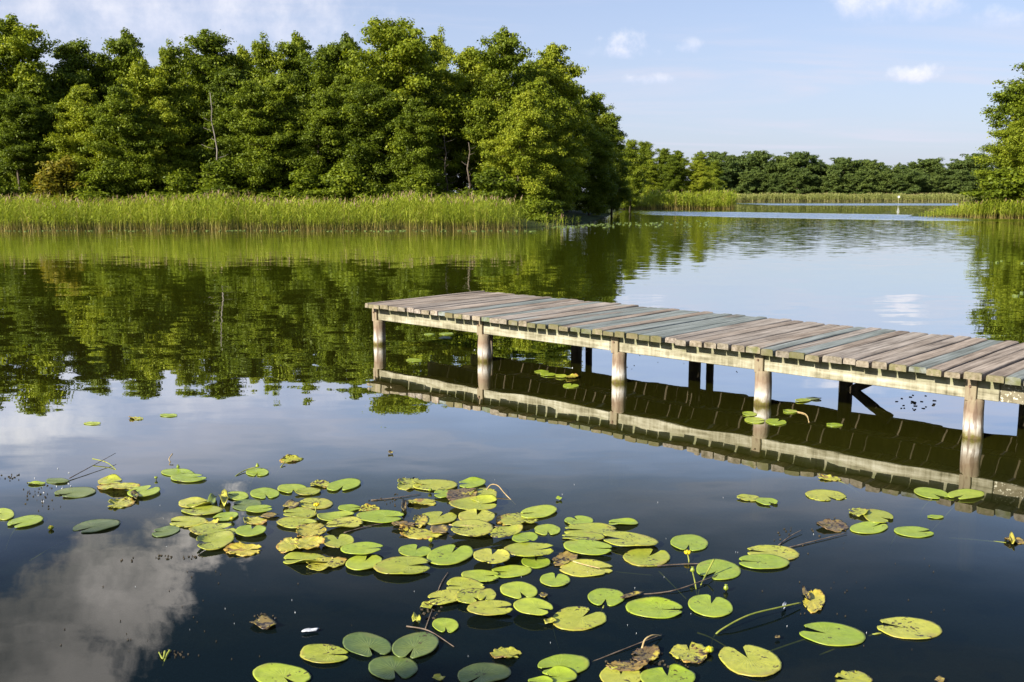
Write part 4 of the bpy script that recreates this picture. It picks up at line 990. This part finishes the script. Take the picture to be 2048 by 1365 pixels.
# ------------------------------------------------------------------ stems, twigs and scraps on the water
def stem(name,pts,rad,mat,label,cat='stem',taper=.6,group=None):
    q=[P(*p) for p in pts]; base=Vector((q[0].x,q[0].y,0)); q=spline([v-base for v in q]); n=len(q)
    G=Geo(); G.tube(q,[rad*(1-(1-taper)*k/(n-1))*(1+.12*math.sin(k*2.1)) for k in range(n)],7)
    o=G.build(name,mat,None,True,loc=base); tag(o,label,cat,group); return o
stem('cut_stalk',[(1428,1119,.10),(1416,1142,.045),(1402,1170,.0),(1396,1192,-.05)],.0055,M['stalk'],'tall headless yellow-green stalk leaning over the shadowed pad')
stem('dry_stalk',[(1284,1298,.0),(1290,1280,.03),(1305,1271,.035),(1322,1272,.01)],.0055,M['dry'],'bent dry stalk rising from the brown decaying pad')
stem('dry_stalk',[(972,982,.02),(982,970,.05),(996,972,.05),(1010,988,.02),(1032,1010,-.02)],.005,M['dry'],'arching reddish dry stalk at the right rear of the central cluster')
stem('straw',[(898,1050,.04),(945,1053,.042),(998,1054,.035)],.004,M['dry'],'yellow straw lying over a pad in the middle')
stem('dead_stalk',[(1146,1123,.028),(1170,1130,.03),(1200,1137,.028)],.0045,M['dry'],'pale dead stem lying across the oval pad')
TW='twigs floating among the pads'
for pts,lab in [([(139,957,.01),(185,932,.03),(231,907,.05)],'straight grey twig sticking up behind the left clump'),
 ([(1250,1192,-.01),(1340,1183,.008),(1410,1160,.02),(1440,1148,.0)],'brown twig running under the upright stalks'),
 ([(1181,1326,-.005),(1245,1300,.006),(1324,1269,.012)],'long dark twig between the big scratched pad and the bent dry stalk'),
 ([(1568,1098,.004),(1630,1082,.008),(1694,1066,.008)],'long brown stem ending at the purple rotting pad'),
 ([(1557,1091,.004),(1580,1073,.012),(1604,1060,.018)],'short knobbly twig above the long brown stem'),
 ([(875,1186,.004),(884,1164,.008),(897,1144,.008)],'thin twig rising left of the lower central clump'),
 ([(813,1253,.004),(858,1262,.010),(908,1294,.004)],'bent twig above the plain dark pad'),
 ([(851,1258,.006),(858,1238,.008),(865,1218,.006)],'short reddish twig standing up from the bent twig'),
 ([(688,1066,.004),(735,1053,.006),(768,1047,.006)],'thin twig in front of the long bright pad'),
 ([(1315,1132,.006),(1360,1129,.006),(1420,1127,.006)],'grey straight stem between the notched pad and the shadowed pad'),
 ([(742,1001,.004),(790,996,.006),(842,988,.006)],'thin reddish stem left of the central cluster')]:
    stem('twig',pts,.0042,M['twig'],lab,'twig',.5,TW)
stem('dead_stalk',[(185,918,.03),(215,926,.02),(237,946,-.02),(243,960,-.15)],.005,M['stalk'],'curved stalk bending down beside the grey twig')
stem('dead_stalk',[(345,908,.05),(338,920,.02),(348,930,-.03)],.005,M['dry'],'small kinked stalk sticking up behind the back-left pair')
stem('dead_stalk',[(330,1303,.015),(326,1318,.006),(318,1305,.014)],.006,M['stalk'],'forked yellow stalk scrap in the dark water at the lower left')
stem('dead_stalk',[(340,1301,.02),(333,1312,.008),(326,1332,-.01)],.006,M['stalk'],'pale yellow stem scrap joined near the forked scrap')
stem('dead_stalk',[(1575,822,.0),(1610,828,.004),(1618,845,.002)],.007,M['dry'],'crooked pale stem under the deck right of the fourth post')
stem('water_stem',[(1318,1143,-.03),(1345,1170,-.05),(1374,1200,-.09)],.0048,M['stalk'],'straight stem running under the water left of the upright stalks')
stem('water_stem',[(1395,1266,-.05),(1420,1275,-.04),(1455,1295,-.02)],.0048,M['stalk'],'stem under the water leading to the largest holed pad')
stem('water_stem',[(300,997,-.02),(330,995,-.05),(362,993,-.09)],.0045,M['stalk'],'faint stem under the water right of the left clump')
stem('water_stem',[(1230,1144,-.02),(1270,1148,-.04),(1306,1151,-.06)],.0042,M['stalk'],'faint stem under the water before the notched pad')
stem('water_stem',[(970,1340,-.02),(985,1362,-.06),(1000,1390,-.12)],.0045,M['twig'],'dim stem running off the bottom edge by the bluish waxy pad')
def scrap(name,cx,cy,w,h,tilt,mat,label,cat,lift=.02,seed=0):
    """a crumpled bit of leaf: a ragged, folded sheet with thickness"""
    r=random.Random(seed+int(cx)); G=Geo(); n=14; rows=4; V=[]; c0=P(cx,cy,.01); ca,sa=math.cos(R_(tilt)),math.sin(R_(tilt)); ph=r.uniform(0,6)
    rad=[r.uniform(.75,1.1) for _ in range(n)]
    for ri in range(rows+1):
        f=ri/rows
        for k in range(n):
            a=2*math.pi*k/n; X=math.cos(a)*f*rad[k]*w/2; Y=math.sin(a)*f*rad[k]*h/2
            p=P(cx+X*ca-Y*sa,cy+X*sa+Y*ca,.012); p.z+=lift*(abs(math.sin(a*1.5+ph))*f**1.5+.25*math.sin(f*6+a*3)*f)
            V.append(p-Vector((c0.x,c0.y,0)))
    Fs=[(ri*n+k,ri*n+(k+1)%n,(ri+1)*n+(k+1)%n,(ri+1)*n+k) for ri in range(rows) for k in range(n)]
    b=len(V); V+=[v-Vector((0,0,.004)) for v in V[rows*n:]]
    Fs+=[(rows*n+k,rows*n+(k+1)%n,b+(k+1)%n,b+k) for k in range(n)]
    G.add(V,Fs); o=G.build(name,mat,None,True,loc=(c0.x,c0.y,0)); tag(o,label,cat); return o
scrap('leaf_scrap',449,1001,26,22,20,M['pad_y'],'crumpled yellow leaf standing up in the first big cluster','leaf',.045)
scrap('leaf_scrap',424,1003,24,18,-40,M['pad_d'],'dark folded leaf edge left of the crumpled yellow leaf','leaf',.03)
scrap('leaf_scrap',270,993,20,14,30,M['pad_b'],'brown curl of leaf on the yellow rotting pad','leaf',.03)
scrap('leaf_scrap',529,1247,54,24,0,M['pad_b'],'brown-yellow rotten leaf afloat alone in the dark lower left','leaf',.012)
scrap('leaf_scrap',856,1211,36,13,-12,M['pad_y'],'bright yellow leaf piece left of the lower central clump','leaf',.012)
scrap('leaf_scrap',833,1240,20,17,60,M['pad_y'],'small twisted yellow leaf piece above the bent twig','leaf',.02)
scrap('leaf_scrap',808,1014,12,26,8,M['pad_b'],'pinkish dead leaf standing left of the ragged pad','leaf',.03)
scrap('leaf_scrap',880,1060,40,18,10,M['pad_b'],'reddish rotten leaf between the rolled yellow pad and the straw','leaf',.015)
scrap('leaf_scrap',582,1010,36,16,-8,M['pad_b'],'pinkish rotten leaf behind the yellow flower','leaf',.012)
scrap('leaf_scrap',540,1031,40,9,-6,M['pad_b'],'brown leaf strip left of the yellow flower','leaf',.008)
scrap('leaf_scrap',781,905,12,5,0,M['pad_b'],'tiny reddish leaf alone on open water above the second cluster','leaf',.01)
scrap('leaf_scrap',1118,997,13,6,0,M['pad_g'],'tiny green leaf alone on open water above the right-hand stack','leaf',.01)
scrap('leaf_scrap',1555,1275,12,6,0,M['pad_b'],'tiny brown leaf left of the spear-shaped pad','leaf',.01)
scrap('leaf_scrap',1612,1190,12,30,-25,M['pad_b'],'brown dried curl at the tip of the arching stalk','leaf',.018)
scrap('leaf_scrap',2024,1080,12,22,-20,M['pad_y'],'upright yellow curl on the pad cut by the right edge','leaf',.025)
scrap('leaf_scrap',1100,1243,30,10,-4,M['pad_y'],'yellow frayed leaf end left of the warty pad','leaf',.012)
scrap('leaf_scrap',1263,1190,50,8,-14,M['pad_b'],'brown plant scrap right of the round clean pad','leaf',.006)
scrap('leaf_scrap',1880,1360,20,10,0,M['pad_b'],'brown scrap on the bottom edge at the far right','leaf',.01)
scrap('leaf_scrap',877,1356,26,10,0,M['pad_y'],'yellow scrap on the bottom edge right of the notched dark pad','leaf',.01)
scrap('leaf_scrap',1087,1190,18,10,0,M['pad_b'],'dark frayed scrap right of the fresh lower centre pad','leaf',.006)
scrap('feather',621,1261,34,6,-8,M['feather'],'white feather floating on the dark lower-left water','feather',.008)
scrap('feather',1568,1215,8,16,30,M['feather'],'white scrap caught on the arching stalk','feather',.02)
def specks(name,label,spots,seed,mat):
    r=random.Random(seed); G=Geo()
    for (cx,cy,rx,ry,n,s0,s1) in spots:
        for i in range(n):
            a=r.uniform(0,6.28); q=r.random()**.6; p=P(cx+rx*q*math.cos(a),cy+ry*q*math.sin(a),0); s=r.uniform(s0,s1); b=r.uniform(0,6.28); k=6
            pts=[(p.x+s*r.uniform(.5,1.2)*math.cos(b+6.28*j/k),p.y+s*r.uniform(.4,1)*math.sin(b+6.28*j/k),.003+r.random()*.006) for j in range(k)]
            G.add([(p.x,p.y,.008)]+pts+[(x,y,-.004) for x,y,z in pts],[(0,1+j,1+(j+1)%k) for j in range(k)]+[(1+j,1+k+j,1+k+(j+1)%k,1+(j+1)%k) for j in range(k)])
    o=G.build(name,mat); tag(o,label,'debris',kind='stuff')
specks('plant_debris','dark crumbs of plant matter drifting in the water',[(85,992,45,38,40,.002,.008),(20,955,25,8,14,.004,.010),(360,1115,60,5,22,.003,.010),(250,1120,30,6,6,.003,.009),(860,1222,30,18,22,.004,.012),(1300,1330,90,22,30,.004,.012),(350,1310,30,10,18,.002,.007),(1830,806,42,16,26,.008,.022),(1600,1075,60,20,14,.003,.008),(400,1240,330,110,30,.001,.004),(1700,1180,300,150,30,.001,.004),(530,1235,24,8,14,.003,.008),(770,1000,50,14,20,.003,.009)],11,M['dark_wood'])
specks('pale_flecks','tiny pale flecks scattered over the near water',[(1000,1150,950,200,40,.001,.0018),(1400,700,500,60,50,.004,.010),(110,970,60,40,14,.003,.007)],12,M['feather'])
# ------------------------------------------------------------------ the shore tree behind the viewpoint, whose shade reaches the nearest pads
for (x,y,ht,wd,kd,lab) in [(-9.0,-3.0,5.6,.85,'a','small leafy tree on the near shore behind the view, shading the lowest pads'),(-12.9,-1.9,6.4,.65,'a','slim leafy tree further along the near shore, shading pads at the left')]:
    tm,cm,H,R=PROTO[kd]; root=empty('shore_tree',(x,y,float(ground_z(x,y))-.05),1.0); tag(root,lab,'tree')
    for nm,me in(('trunk',tm),('crown',cm)):
        o=link(nm,me,root); s_=ht/H; o.scale=(s_*wd,s_*wd,s_)
